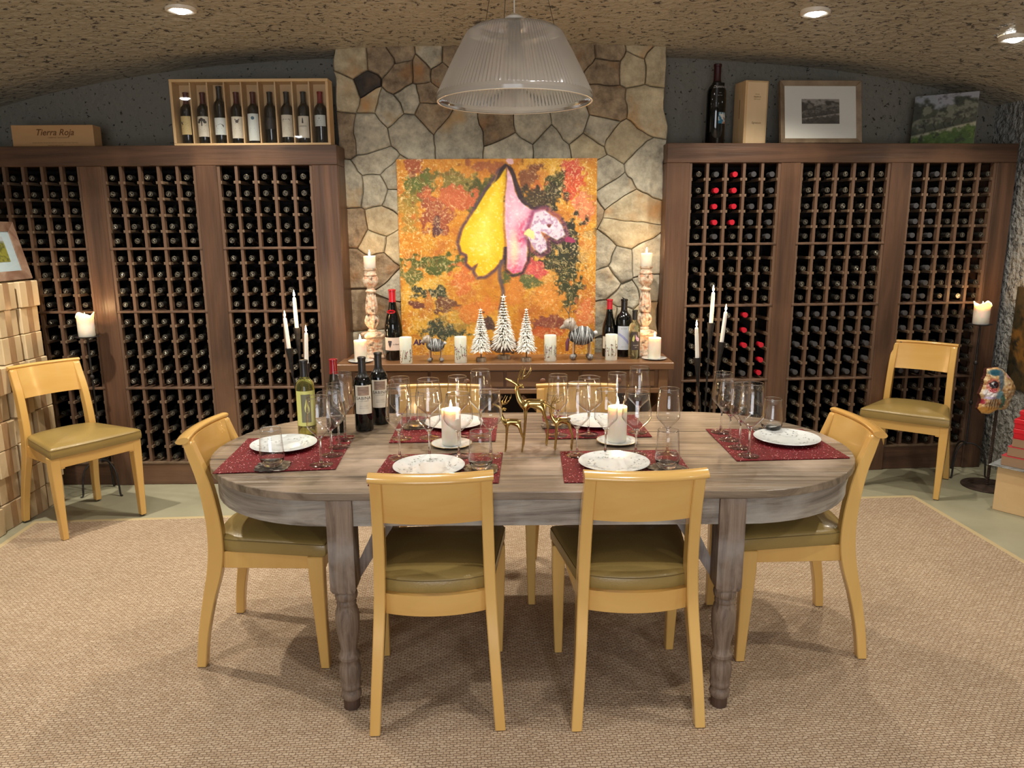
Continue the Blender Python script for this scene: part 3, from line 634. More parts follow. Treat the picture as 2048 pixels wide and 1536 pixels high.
# plates with a ring of little grey leaves
def make_plate(seed, r=.121):
    t = thing('dinner_plate', 'x', 'plate')
    MB().lathe([(0, .001), (.055, .001), (.06, 0), (.064, .003), (.09, .007), (r, .0145), (r+.0012, .0158), (r, .0170), (.092, .0105), (.068, .0065), (.05, .0055), (0, .0052)], 56).build('dish', porcelain, t, smooth=50)
    rn = random.Random(seed); mb = MB()
    for k in range(70):
        a = rn.uniform(0, 2*PI); rr = rn.gauss(.082, .014); rr = min(max(rr, .045), .112)
        z = .0068+(rr-.068)/(.09-.068)*.0042 if rr > .068 else .0069
        if rr > .092: z = .0112+(rr-.092)/(.029)*.0062
        s_ = rn.uniform(.0032, .0062); b_ = rn.uniform(0, PI); x, y = rr*math.cos(a), rr*math.sin(a); dx, dy = math.cos(b_)*s_, math.sin(b_)*s_
        mb.add([(x-dx, y-dy, z), (x+dy*.4, y-dx*.4, z+.0002), (x+dx, y+dy, z), (x-dy*.4, y+dx*.4, z+.0002)], [(0, 1, 2, 3)])
    o = mb.build('leaf_print', motifm, t); o['kind'] = 'stuff'; return t
plate0 = make_plate(1); kids(plate0)
for i, (x, y, rz, lab) in enumerate([(-.857, 2.712, .3, 'white plate with grey leaf print on the left end placemat'), (-.283, 2.432, 1.4, 'white leaf-printed plate behind the left front chair back'), (-.243, 3.02, 2.2, 'white plate across the table behind the left pillar candle'),
        (.348, 2.464, 3.0, 'white leaf-printed plate behind the right front chair back'), (.345, 3.03, 4, 'white plate across the table behind the right pillar candle'), (1.045, 2.755, 5.1, 'white plate with grey leaf print on the right end placemat')]):
    if i == 0: plate0.location = (x, y, TT+MT+.0005); plate0.rotation_euler = (0, 0, rz); tag(plate0, lab, 'plate', 'leaf-printed dinner plates')
    else: dup(plate0, (x, y, TT+MT+.0005), rz, lab, 'leaf-printed dinner plates')
# wine glasses: h, rim radius, widest radius
def make_glass(h, rr, rw, fr=.041, lab='x'):
    t = thing('wine_glass', lab, 'glass')
    zw = .143 if h < .255 else .150; zb = zw-.046-(rw-.042)*.4; wt = .0009
    outer = [(.0042, zb-.006), (.0060, zb-.002), (.0115, zb+.003), (rw*.42, zb+.012), (rw*.75, zb+.027), (rw*.93, zw-.010), (rw*.995, zw-.003), (rw, zw+.003), (rw*.975, zw+.014), (rw*.86+rr*.14, zw+(h-zw)*.3), (rw*.42+rr*.58, zw+(h-zw)*.65), (rr, h)]
    inner = [(max(r-wt, 0), z+(.0012 if k < 4 else 0)) for k, (r, z) in enumerate(outer) if r > .009]
    MB().lathe(outer[2:]+[(rr-wt/2, h+.0005)]+list(reversed(inner)), 40).build('bowl', glass_thin, t, smooth=60)
    MB().lathe([(rr-.0011, h-.0006), (rr-.0002, h-.0011), (rr+.0008, h-.0003), (rr+.0003, h+.0009), (rr-.0008, h+.0008), (rr-.0011, h-.0006)], 40).build('rim', glass_solid, t, smooth=80)
    MB().lathe([(0, .0005), (fr*.97, .0), (fr, .0012), (fr*.97, .0022), (fr*.5, .0045), (.0082, .0085)], 32).build('foot', glass_foot, t, smooth=60)
    MB().lathe([(0, .0085), (.008, .0086), (.0048, .014), (.0036, .03), (.0034, .06), (.0038, zb-.012), (.0055, zb-.003), (.0115, zb+.003), (.008, zb+.0042), (0, zb+.004)], 28).build('stem', glass_solid, t, smooth=60)
    return t
G = {'T': make_glass(.264, .0365, .045, .0385), 'M': make_glass(.241, .0350, .042, .0405), 'W': make_glass(.231, .041, .053, .0405)}
for g_ in G.values(): kids(g_)
used = set()
def glass(k, x, y, lab):
    z = TT+MT+.0007 if True else TT
    if k not in used: used.add(k); o = G[k]; o.location = (x, y, z); tag(o, lab, 'glass', 'stemmed wine glasses'); return
    dup(G[k], (x, y, z), random.uniform(0, 6), lab, 'stemmed wine glasses')
who = [('left end placemat', [('M', -.662, 2.489, 'nearest'), ('W', -.652, 2.603, 'second nearest'), ('M', -.648, 2.705, 'second farthest'), ('T', -.648, 2.805, 'farthest')]),
       ('left front placemat', [('T', -.400, 2.557, 'first from left'), ('M', -.295, 2.569, 'second from left'), ('W', -.191, 2.573, 'third from left'), ('M', -.078, 2.578, 'fourth from left')]),
       ('far left placemat', [('M', -.430, 2.82, 'first from left'), ('W', -.323, 2.832, 'second from left'), ('M', -.211, 2.836, 'third from left'), ('T', -.122, 2.842, 'fourth from left')]),
       ('right front placemat', [('T', .231, 2.576, 'first from left'), ('M', .332, 2.58, 'second from left'), ('W', .441, 2.578, 'third from left'), ('M', .555, 2.588, 'fourth from left')]),
       ('far right placemat', [('M', .179, 2.852, 'first from left'), ('W', .300, 2.855, 'second from left'), ('M', .412, 2.881, 'third from left'), ('T', .500, 2.886, 'fourth from left')]),
       ('right end placemat', [('M', .828, 2.879, 'farthest'), ('W', .832, 2.770, 'second farthest'), ('M', .838, 2.663, 'second nearest'), ('T', .840, 2.560, 'nearest')])]
TYPE = {'T': 'tall', 'M': 'medium', 'W': 'wide-bowled'}
for mat_, L_ in who:
    for k, x, y, pos in L_: glass(k, x, y, f'{TYPE[k]} clear stemmed wine glass, {pos} of four on {mat_}')
# tumblers on dark coasters
def make_tumbler():
    t = thing('water_tumbler', 'x', 'glass')
    MB().lathe([(.0415, .030), (.0425, .036), (.0405, .060), (.0375, .095), (.0350, .130), (.0343, .1306), (.0338, .130), (.0363, .095), (.0393, .060), (.0413, .036), (.0403, .030)], 40).build('wall', glass_thin, t, smooth=60)
    MB().lathe([(0, .0008), (.026, .0), (.031, .003), (.038, .016), (.0415, .030), (.0403, .030), (.034, .018), (.02, .012), (0, .011)], 40).build('thick_base', glass_solid, t, smooth=60)
    MB().lathe([(.0337, .1296), (.0346, .129), (.0353, .130), (.0347, .1310), (.034, .131), (.0337, .1296)], 40).build('rim', glass_solid, t, smooth=80)
    return t
coasterm = M('dark grey patterned coaster', (52, 50, 46), .3, col2=(128, 122, 112), ns=46, detail=2, lo=.52, hi=.56, metal=.3)
cm = MB(); pts = []
for i in range(48):
    a = 2*PI*i/48; q = max(abs(math.cos(a)), abs(math.sin(a))); r = .058/q*(1-.12*(1-q)/.29)+.0022*math.cos(12*a); pts.append((r*math.cos(a), r*math.sin(a)))
cm.prismz(pts, 0, .003); cme = cm.mesh('coaster', coasterm, bevel=.0008)
tum = make_tumbler(); kids(tum)
for i, (x, y, rz, wh) in enumerate([(-.825, 2.472, .1, 'left end placemat'), (-.107, 2.428, .0, 'left front placemat'), (-.395, 3.0, .2, 'far left placemat'), (.522, 2.424, .7, 'right front placemat'), (.178, 3.0, .0, 'far right placemat'), (1.030, 2.885, .5, 'right end placemat')]):
    lab = f'clear stemless water tumbler on the dark coaster of the {wh}'
    z = TT+MT+.0042
    if i == 0: tum.location = (x, y, z); tag(tum, lab, 'glass', 'stemless water tumblers')
    else: dup(tum, (x, y, z), rz, lab, 'stemless water tumblers')
    o = obj('coaster', cme); o.location = (x, y, TT+MT+.0006); o.rotation_euler = (0, 0, rz); tag(o, f'dark grey scalloped coaster under the tumbler on the {wh}', 'coaster', 'dark scalloped coasters')
# pillar candles with flames
def flame_parts(t, z, x=0, y=0, s=1., watts=.45):
    MB().tube([(x, y, z-.004), (x+.0006, y, z+.004), (x+.0018, y, z+.008)], .0009*s, 5).build('wick', wick, t)
    MB().lathe([(0, z+.003*s), (.0036*s, z+.006*s), (.0056*s, z+.013*s), (.0046*s, z+.023*s), (.0020*s, z+.034*s), (0, z+.043*s)], 12, c=(x, y)).build('flame', flame, t, smooth=80)
    l = bpy.data.lights.new('candle_glow', 'POINT'); l.energy = watts; l.color = (1, .58, .26); l.shadow_soft_size = .006
    o = bpy.data.objects.new('candle_glow', l); C.objects.link(o); o.parent = t; o.location = (x, y, z+.050*s)
def pillar(x, y, z, r, h, lab, grp, drip=0, watts=.45, rz=0, sunk=.006):
    t = thing('pillar_candle', lab, 'candle', (x, y, z), rz, grp)
    seg = 36; rings = []; rn = random.Random(int(x*100))
    def rim(i): return (drip*(.5+.5*math.sin(i*2*PI/seg*3+1.3))*.022+drip*.004*math.sin(i)) if drip else .0008*math.sin(i*2*PI/seg*2)
    for q, zz, up_ in ((.96, 0, 0), (1, .002, 0), (1, h*.5, 0), (1, h-.012, 0), (1.0+.10*drip, h-.003, 1), (.97+.12*drip, h, 1), (.90+.08*drip, h-.001, 1), (.82, h-sunk, .15), (.4, h-sunk-.002, 0), (.03, h-sunk-.001, 0)):
        rings.append([(r*q*math.cos(2*PI*i/seg)*(1+.06*drip*up_*math.sin(3*2*PI*i/seg)), r*q*math.sin(2*PI*i/seg), zz+up_*rim(i)) for i in range(seg)])
    MB().loft(rings).build('wax', wax, t, smooth=50)
    flame_parts(t, h-sunk-.001, watts=watts); return t
def saucer(x, y, z, r, lab, gilt=False):
    t = thing('candle_saucer', lab, 'plate', (x, y, z))
    MB().lathe([(0, .001), (r*.55, 0), (r*.6, .002), (r, .008), (r+.001, .0092), (r-.001, .0098), (r*.6, .0045), (0, .004)], 40).build('dish', porcelain, t, smooth=50)
    if gilt:
        rn = random.Random(4); mb = MB()
        for k in range(60):
            a = rn.uniform(0, 2*PI); q = rn.uniform(.66, .95)*r; zz = .0048+(q-r*.6)/(r*.4)*.0051; s_ = rn.uniform(.002, .004); b_ = rn.uniform(0, PI)
            mb.add([(q*math.cos(a)-math.cos(b_)*s_, q*math.sin(a)-math.sin(b_)*s_, zz), (q*math.cos(a)+math.sin(b_)*s_*.4, q*math.sin(a)-math.cos(b_)*s_*.4, zz+.0003), (q*math.cos(a)+math.cos(b_)*s_, q*math.sin(a)+math.sin(b_)*s_, zz), (q*math.cos(a)-math.sin(b_)*s_*.4, q*math.sin(a)+math.cos(b_)*s_*.4, zz+.0003)], [(0, 1, 2, 3)])
        o = mb.build('gilt_print', goldrim, t); o['kind'] = 'stuff'
        MB().lathe([(r-.0015, .0098), (r+.0012, .0092), (r-.0004, .0102), (r-.0015, .0098)], 40).build('gilt_edge', goldrim, t, smooth=60)
    return t
for x, y, s_ in ((-.230, 2.735, 'left'), (.399, 2.762, 'right')):
    saucer(x, y, TT+.0005, .077, f'gilt-patterned saucer under the {s_} pillar candle on the table', True)
    pillar(x, y, TT+.0055, .0365, .135, f'lit white pillar candle on the table, {s_} of the brass deer', 'pillar candles on the table', watts=.9)
# wine bottles on the table
def label_patch(mb, r, z0, z1, a0, a1, seg=14, r2=None):
    vs = []; 
    for i in range(seg+1):
        a = a0+(a1-a0)*i/seg; vs += [(r*math.cos(a), r*math.sin(a), z0), (r*math.cos(a), r*math.sin(a), z1)]
    mb.add(vs, [(2*i, 2*i+2, 2*i+3, 2*i+1) for i in range(seg)])
def bottle(name, lab, grp, loc, rz, h, r, prof, glassm, capm, capz, label=None, labm=None, extra=None):
    t = thing(name, lab, 'bottle', loc, rz, grp)
    p = prof; MB().lathe([q for q in p if q[1] <= h*.97]+[(0, h*.97)], 36).build('glass', glassm, t, smooth=45)
    neck = [q for q in p if q[1] >= capz]
    def rad(z):
        for a, b_ in zip(p, p[1:]):
            if a[1] <= z <= b_[1] and b_[1] > a[1]: return a[0]+(b_[0]-a[0])*(z-a[1])/(b_[1]-a[1])
        return p[-2][0]
    cp = [(rad(capz)+.0006, capz)]+[(q[0]+.0008 if q[0] > 0 else 0, q[1]+(.0008 if q[1] >= h*.99 else 0)) for q in neck]
    MB().lathe(cp, 28).build('capsule', capm, t, smooth=40)
    if label:
        z0, z1, hw = label; mb = MB(); label_patch(mb, r+.0005, z0, z1, -PI/2-hw, -PI/2+hw); l = mb.build('label', labm, t, smooth=60)
        if extra: extra(l, r+.0011)
    return t
taupe = M('taupe landscape print', (168, 144, 124), .6, col2=(132, 112, 98), ns=22, stretch=(1, 1, 4), detail=6, dist=1.5)
def sabina(l, r):
    mb = MB(); label_patch(mb, r, .151, .187, -PI/2-.62, -PI/2+.62); mb.build('picture', taupe, l, smooth=60)
    mb = MB(); wrap_text(mb, 'SABINA', .0180, r+.0003, .134, space=1.05); wrap_text(mb, 'VINEYARDS', .0058, r+.0003, .1265, space=1.5); mb.build('lettering', inkm, l)
    mb = MB(); wrap_text(mb, 'NAPA VALLEY', .0045, r+.0003, .106, space=1.2); wrap_text(mb, 'CABERNET SAUVIGNON', .0038, r+.0003, .098); wrap_text(mb, '~~~', .006, r+.0003, .086); mb.build('small_print', inkg, l)
bp = bottle_prof(.302, .0375)
for i, (x, y, a, lab) in enumerate([(-.602, 2.962, .12, 'dark Sabina wine bottle on the table, nearer of the two'), (-.556, 3.072, .16, 'dark Sabina wine bottle on the table, farther of the two')]):
    b_ = bottle('wine_bottle', lab, 'Sabina bottles on the table', (x, y, TT+.0005), a+.10, .302, .0375, bp, darkglass, blackcap, .222, (.075, .192, .95), cream, sabina)
    MB().lathe([(.0149, .2215), (.0156, .2235), (.0149, .2255), (.0149, .2215)], 24).build('capsule_band', goldink, b_, smooth=60)
greenglass = M('pale green wine glass', (200, 205, 120), .03, trans=.92); greenglass.node_tree.nodes['Principled BSDF'].inputs['IOR'].default_value = 1.36
limelab = M('lime label paper', (206, 206, 120), .55)
olivelab = M('grey olive label', (110, 108, 84), .5)
def whitelab(l, r):
    mb = MB(); label_patch(mb, r, .06, .172, -PI/2-.55, -PI/2+.45); mb.build('picture', olivelab, l, smooth=60)
    mb = MB(); mb.add([((r+.0004)*math.cos(-PI/2+u/r), (r+.0004)*math.sin(-PI/2+u/r), z) for u, z in [(.0, .155), (.006, .135), (.012, .115), (.010, .10), (.002, .096), (-.006, .104), (-.008, .12), (-.003, .14)]], [tuple(range(8))]); mb.build('yellow_pear_print', limelab, l)
bottle('wine_bottle', 'clear green-gold white wine bottle with lime label at table left', 'single bottles on the table', (-.815, 2.89, TT+.0005), .3, .303, .0365, bottle_prof(.303, .0365), greenglass, blackcap, .238, (.045, .185, 1.25), limelab, whitelab)
def redlab(l, r):
    mb = MB(); wrap_text(mb, 'Pinot Noir', .010, r+.0003, .07); mb.build('lettering', cream, l)
bottle('wine_bottle', 'dark wine bottle with red wax cap behind the left end glasses', 'single bottles on the table', (-.713, 2.947, TT+.0005), .2, .297, .0385, bottle_prof(.297, .0385, burg=True), darkglass, M('deep red capsule', (150, 14, 30), .22, coat=.4), .238, (.05, .10, .8), M('black label', (18, 16, 16), .5), redlab)
# brass deer
def skin(name, chains, m, parent, T=None, sub=2):
    me = bpy.data.meshes.new(name); vs = []; es = []; rs_ = []; idx = {}
    for ch_ in chains:
        prev = None
        for p in ch_:
            key = tuple(round(c, 5) for c in p[:3])
            if key not in idx: idx[key] = len(vs); vs.append(p[:3]); rs_.append(p[3])
            if prev is not None and prev != idx[key]: es.append((prev, idx[key]))
            prev = idx[key]
    me.from_pydata(vs, es, []); o = bpy.data.objects.new(name, me); C.objects.link(o)
    md = o.modifiers.new('skin', 'SKIN'); md.use_smooth_shade = True
    for v, r in zip(me.skin_vertices[0].data, rs_): v.radius = (r, r)
    me.skin_vertices[0].data[0].use_root = True
    s_ = o.modifiers.new('sub', 'SUBSURF'); s_.levels = sub; s_.render_levels = sub
    bpy.context.view_layer.update(); dg = bpy.context.evaluated_depsgraph_get(); m2 = bpy.data.meshes.new_from_object(o.evaluated_get(dg))
    bpy.data.objects.remove(o); m2.name = name; m2.materials.clear(); m2.materials.append(m); m2.polygons.foreach_set('use_smooth', [True]*len(m2.polygons))
    return obj(name, m2, parent, T)
def deer(loc, rz, s, lab):
    t = thing('brass_deer', lab, 'figurine', loc, rz, 'brass deer on the table')
    P = lambda x, z, r, y=0: (x*s, y*s, z*s, r*s)
    sp = [P(.040, .163, .0185), P(.012, .160, .0185), P(-.010, .160, .0155), P(-.022, .185, .0105), P(-.028, .212, .0085), P(-.026, .232, .0090), P(-.044, .243, .0070), P(-.072, .256, .0034)]
    rump = [P(.040, .163, .0185), P(.064, .160, .0165), P(.074, .168, .006), P(.080, .163, .0025)]
    legs = []
    for sd in (-1, 1):
        legs.append([P(.012, .160, .0185), P(.004, .140, .0088, sd*.010), P(.003, .10, .0056, sd*.012), P(.000, .05, .0043, sd*.012), P(-.004, .008, .0046, sd*.012), P(-.005, .001, .0048, sd*.012)])
        legs.append([P(.064, .160, .0165), P(.068, .140, .0095, sd*.010), P(.078, .105, .0058, sd*.012), P(.089, .075, .0043, sd*.012), P(.087, .04, .0040, sd*.012), P(.083, .006, .0046, sd*.012), P(.083, .001, .0048, sd*.012)])
    b_ = skin('body', [sp, rump]+legs, gold, t)
    for sd in (-1, 1):
        MB().sphere((0, 0, 0), .011*s, 10, 6, T=fl(-.010*s, sd*.013*s, .227*s) @ RZ(sd*.5) @ RY(.35), sc=(1.1, .35, .45)).build('ear', gold, b_, smooth=80)
        mb = MB()
        A = [(-.024, .006, .238), (-.022, .012, .258), (-.018, .020, .272), (-.008, .026, .290), (-.006, .027, .296)]
        B_ = [(-.022, .012, .256), (-.004, .018, .258), (.012, .024, .268), (.022, .027, .285), (.024, .027, .300)]
        Cc = [(-.008, .017, .257), (-.003, .020, .274), (.004, .022, .292)]
        for ch_ in (A, B_, Cc): mb.tube([(x*s, sd*y*s, z*s) for x, y, z in catm(ch_, 3)], [.0022*s*(1-.6*i/(3*len(ch_))) for i in range(3*(len(ch_)-1)+1)], 7)
        mb.build('antler', gold, b_, smooth=80)
    return t
deer((.046, 2.735, TT), 0, 1.0, 'large brass deer figurine with head raised, tallest of the three')
deer((-.022, 2.648, TT), -.12, .70, 'small brass deer figurine left of the large one')
deer((.160, 2.664, TT), .1, .70, 'small brass deer figurine right of the large one')
# ---------------------------------------------------------------- sideboard in front of the chimney
SB = .808
sb = thing('sideboard', 'brown wooden sideboard with knobbed drawers before the stone chimney', 'sideboard', (0, 0, 0))
x0, x1, y0, y1 = -1.035, .955, 4.34, 4.74
MB().box(x0, x1, y0, y1, SB-.042, SB).build('top', sidew, sb, bevel=.004)
MB().box(x0+.07, x1-.07, y0+.035, y1-.02, .652, SB-.042).build('carcass', sidew, sb, bevel=.002)
MB().box(x0+.06, x1-.06, y0+.02, y1-.02, .622, .652).build('lower_rail', sidew, sb, bevel=.003)
for k in range(4):
    a = x0+.105+k*.448; d = MB().box(a, a+.432, y0+.022, y0+.036, .664, SB-.05).build('drawer', sidew, sb, bevel=.002)
    for q in (.216,):
        MB().lathe([(.008, 0), (.008, .010), (.017, .014), (.019, .022), (.014, .028), (0, .029)], 18, T=fl(a+q, y0+.022, .70) @ RX(PI/2)).build('knob', knobw, d, smooth=50)
for lx_ in (x0+.03, x1-.085):
    for ly_ in (y0+.02, y1-.08): MB().box(lx_, lx_+.055, ly_, ly_+.055, 0, SB-.042).build('leg', sidew, sb, bevel=.003)
MB().box(x0+.05, x1-.05, y0+.03, y1-.03, .12, .145).build('lower_shelf', sidew, sb, bevel=.003)
MB().box(x0+.08, x1-.08, y1-.05, y1-.04, .145, .622).build('back_panel', darkback, sb)
for cx_ in (-.80, -.27, .27, .72):
    for s_ in (-1, 1):
        mb = MB(); mb.box(-.30, .30, y0+.06, y1-.06, -.008, .008); mb.build('lattice_board', sidew, sb, T=fl(cx_, 0, .385) @ RY(s_*.80))
nb = 0
for cx_ in (-.27, .27, .72):
    for k, (dx, dz) in enumerate(((-.05, .165), (.05, .165), (0, .24))):
        o = obj('wine_bottle', RB); o.location = (cx_+dx, y0+.05, .145+dz-.127+.001); cn = ['left', 'right', 'upper'][k]
        tag(o, f"{cn} dark bottle of three lying under the sideboard, {dict([(-.27,'left'),(.27,'middle'),(.72,'right')])[cx_]} cubby", 'bottle', 'bottles under the sideboard'); obj('capsule', CAPS['k'], o); obj('emblem', EMB, o)

# ---------------------------------------------------------------- painted pictures (colour per vertex)
def vnoise(x, y, seed=0):
    def h(ix, iy): v = np.sin(ix*127.1+iy*311.7+seed*74.7)*43758.5453; return v-np.floor(v)
    ix, iy = np.floor(x), np.floor(y); fx, fy = x-ix, y-iy; fx = fx*fx*(3-2*fx); fy = fy*fy*(3-2*fy)
    return (h(ix, iy)*(1-fx)+h(ix+1, iy)*fx)*(1-fy)+(h(ix, iy+1)*(1-fx)+h(ix+1, iy+1)*fx)*fy
def fbm(x, y, seed=0, o=4):
    s_ = 0; a = .5; t_ = 0
    for k in range(o): s_ = s_+a*vnoise(x*2**k, y*2**k, seed+k*13); t_ += a; a *= .5
    return s_/t_
def sdist(u, v, poly):
    d = np.full(u.shape, 1e9); ins = np.zeros(u.shape, bool); n = len(poly)
    for i in range(n):
        (ax, ay), (bx, by) = poly[i], poly[(i+1) % n]; ex, ey = bx-ax, by-ay
        t = np.clip(((u-ax)*ex+(v-ay)*ey)/(ex*ex+ey*ey+1e-12), 0, 1); d = np.minimum(d, np.hypot(u-ax-t*ex, v-ay-t*ey))
        c = ((ay > v) != (by > v)) & (u < (bx-ax)*(v-ay)/(by-ay+1e-12)+ax); ins ^= c
    return np.where(ins, -d, d)
def lin(c): c = np.asarray(c)/255.; return np.where(c <= .04045, c/12.92, ((c+.055)/1.055)**2.4)
def mixc(a, c, f_): return a*(1-f_[..., None])+np.asarray(c, float)*f_[..., None]
def picture(name, w_, h_, nx, ny, fn, parent, T, th=.0, mat=None):
    """a painted sheet facing -y, origin at bottom centre"""
    us, vs = np.meshgrid(np.linspace(0, 1, nx), np.linspace(0, 1, ny)); col = lin(np.clip(fn(us, vs), 0, 255))
    co = [(-w_/2+w_*us[j, i], 0, h_*(1-vs[j, i])) for j in range(ny) for i in range(nx)]
    fs = [(j*nx+i, j*nx+i+1, (j+1)*nx+i+1, (j+1)*nx+i) for j in range(ny-1) for i in range(nx-1)]
    mb = MB(); mb.add(co, fs); cols = np.concatenate([col.reshape(-1, 3), np.ones((nx*ny, 1))], 1)
    return obj(name, mb.mesh(name, mat or paintm, cols=cols), parent, T)
paintm = vcol('oil paint', .62, bump=.5, bs=90); printm = vcol('printed picture', .6)
def polyuv(pts):
    out = []
    for x, y in pts:
        l = 60+(y-62)/1413*50; r = 1480-(y-62)/1413*15; out.append(((x-l)/(r-l), (y-62)/1413))
    return out
PETAL_Y = polyuv([(838, 112), (826, 300), (818, 500), (822, 650), (815, 760), (760, 840), (690, 885), (645, 892), (622, 855), (640, 800), (600, 832), (565, 800), (562, 735), (520, 710), (500, 650), (520, 570), (570, 480), (640, 370), (720, 250), (790, 150)])
PETAL_P = polyuv([(838, 112), (875, 190), (900, 290), (950, 370), (1020, 420), (1120, 420), (1110, 470), (1010, 520), (985, 600), (990, 700), (985, 790), (950, 862), (890, 880), (845, 835), (832, 700), (826, 500), (828, 300)])
PETAL_W = polyuv([(1035, 440), (1120, 425), (1200, 470), (1245, 530), (1262, 600), (1200, 642), (1130, 600), (1090, 575), (1125, 640), (1130, 710), (1080, 742), (1030, 700), (985, 620), (995, 540)])
def painting(u, v):
    wu = u+.02*(fbm(u*9, v*9, 1)-.5); wv = v+.02*(fbm(u*9, v*9, 2)-.5)
    c = np.zeros(u.shape+(3,))+np.array([196, 128, 34]); n1 = fbm(u*6, v*6, 3); n2 = fbm(u*14, v*14, 5); n3 = fbm(u*40, v*40, 7, 3)
    c = mixc(c, (214, 162, 54), np.clip((n1-.45)*4, 0, 1)); c = mixc(c, (176, 96, 44), np.clip((n2-.55)*4, 0, 1)*.7)
    def blob(x, y, rx, ry, col, k=1.):
        nonlocal c
        X, Y_ = polyuv([(x, y)])[0]; d = np.hypot((wu-X)/(rx*1.08/1420), (wv-Y_)/(ry*1.08/1413))+(n2-.5)*1.5+(n3-.5)*1.6
        c = mixc(c, col, np.clip((1.15-d)*3.2, 0, 1)*k)
    for b_ in [(230, 260, 130, 90, (84, 96, 36)), (150, 420, 60, 130, (150, 124, 50), .8), (520, 230, 200, 80, (110, 104, 48), .9), (640, 300, 80, 110, (70, 74, 30)), (340, 430, 90, 130, (150, 76, 48)), (460, 330, 130, 60, (188, 96, 56)), (340, 560, 24, 40, (84, 50, 50)), (340, 500, 20, 30, (92, 50, 48)),
               (180, 120, 50, 60, (150, 70, 50), .8), (690, 110, 120, 40, (150, 84, 54), .8), (1290, 250, 90, 90, (204, 78, 46)), (1310, 120, 60, 60, (200, 72, 58), .9), (1000, 180, 90, 80, (120, 70, 40)), (1150, 290, 80, 120, (60, 62, 28)), (1060, 290, 50, 90, (186, 104, 50)), (1080, 350, 150, 70, (44, 40, 28), .9),
               (1380, 400, 60, 110, (220, 130, 100), .8), (1260, 680, 130, 190, (38, 42, 30)), (1200, 830, 170, 110, (46, 50, 30)), (1270, 1000, 100, 130, (52, 58, 30)), (1000, 920, 160, 60, (84, 92, 48)), (1130, 900, 60, 60, (206, 150, 66)), (330, 800, 200, 60, (80, 90, 36)), (180, 880, 70, 60, (100, 104, 50)), (300, 960, 80, 50, (214, 170, 70)),
               (320, 1020, 110, 45, (54, 62, 44)), (420, 1110, 110, 50, (110, 72, 50)), (230, 1100, 60, 26, (112, 64, 50)), (400, 1280, 140, 60, (60, 70, 54)), (540, 930, 90, 100, (204, 112, 52)), (500, 1200, 90, 60, (190, 150, 60), .8), (640, 1130, 120, 70, (210, 120, 50), .8), (1120, 1240, 120, 50, (134, 72, 54)), (1100, 1320, 110, 30, (190, 92, 44)),
               (1130, 1060, 120, 90, (214, 140, 54)), (900, 1010, 60, 80, (206, 130, 50)), (700, 1250, 50, 70, (84, 62, 54)), (1030, 850, 80, 60, (206, 80, 84), .9), (840, 1420, 90, 40, (58, 40, 26)), (1400, 700, 50, 110, (206, 160, 84), .8), (1400, 1150, 60, 120, (220, 120, 80), .7)]: blob(*b_)
    wx, wy = fbm(u*24, v*24, 41, 2), fbm(u*24, v*24, 43, 2); fil = 1-np.abs(fbm(u*46+5*wx, v*46+5*wy, 11, 2)-.5)*11; fd = 1-np.abs(fbm(u*30+5*wy, v*30+5*wx, 15, 2)-.5)*12; c = mixc(c, (134, 76, 34), np.clip(fd-.3, 0, 1)*.5); edge = np.clip(1.4-3.2*np.minimum(np.minimum(u, 1-u), .45), 0, 1)
    c = mixc(c, (236, 206, 140), np.clip(fil-.2, 0, 1)*np.clip(edge*.8+n1-.38, .12, 1)*.9)
    spk = fbm(u*110, v*110, 21, 2); c = mixc(c, (240, 220, 170), np.clip((spk-.70)*14, 0, 1)*(.2+.4*edge))
    ch_ = fbm(u*90, v*90, 31, 2)
    for poly, base, inner, rim in ((PETAL_Y, (234, 186, 22), (240, 214, 92), (84, 60, 74)), (PETAL_P, (214, 168, 190), (232, 206, 214), (50, 34, 46))):
        d = sdist(wu, wv, poly)
        c = mixc(c, rim, np.clip(1-np.abs(d-.007)/.014, 0, 1)*np.clip(1.9-1.6*ch_, 0, 1)*(1-.85*((np.abs(wu-.54) < .022) & (wv < .44))))
        m_ = np.clip(-d/.006, 0, 1); pc = np.zeros_like(c)+np.array(base); pc = mixc(pc, inner, np.clip((-d-.02)/.06, 0, 1)*.8); pc = mixc(pc, (252, 240, 200) if base[2] < 100 else (248, 232, 238), np.clip((ch_-.6)*6, 0, 1)*.4)
        if base[2] > 100:
            for (x, y, r_) in ((960, 560, .05), (900, 840, .05), (1010, 470, .025), (935, 640, .03)):
                X, Y_ = polyuv([(x, y)])[0]; pc = mixc(pc, (204, 70, 110), np.clip(1.2-np.hypot(wu-X, (wv-Y_)*.7)/r_, 0, 1)*np.clip(ch_*1.6-.2, 0, 1))
            X, Y_ = polyuv([(890, 700)])[0]; pc = mixc(pc, (240, 214, 170), np.clip(1.2-np.hypot((wu-X)*1.6, (wv-Y_)*.5)/.05, 0, 1)*.8)
        c = c*(1-m_[..., None])+pc*m_[..., None]
    d = sdist(wu, wv, PETAL_W); c = mixc(c, (120, 56, 96), np.clip(1-np.abs(d-.008)/.018, 0, 1)*.7); c = mixc(c, (226, 208, 222), np.clip(-d/.008, 0, 1)); c = mixc(c, (150, 110, 150), np.clip(-d/.008, 0, 1)*np.clip((ch_-.5)*5, 0, 1)*.6)
    for x, y, rx, ry, col in ((1140, 532, 26, 18, (110, 50, 44)), (1000, 590, 40, 40, (228, 220, 150)), (858, 80, 26, 20, (226, 184, 190)), (1290, 640, 40, 24, (150, 50, 90))): blob(x, y, rx, ry, col)
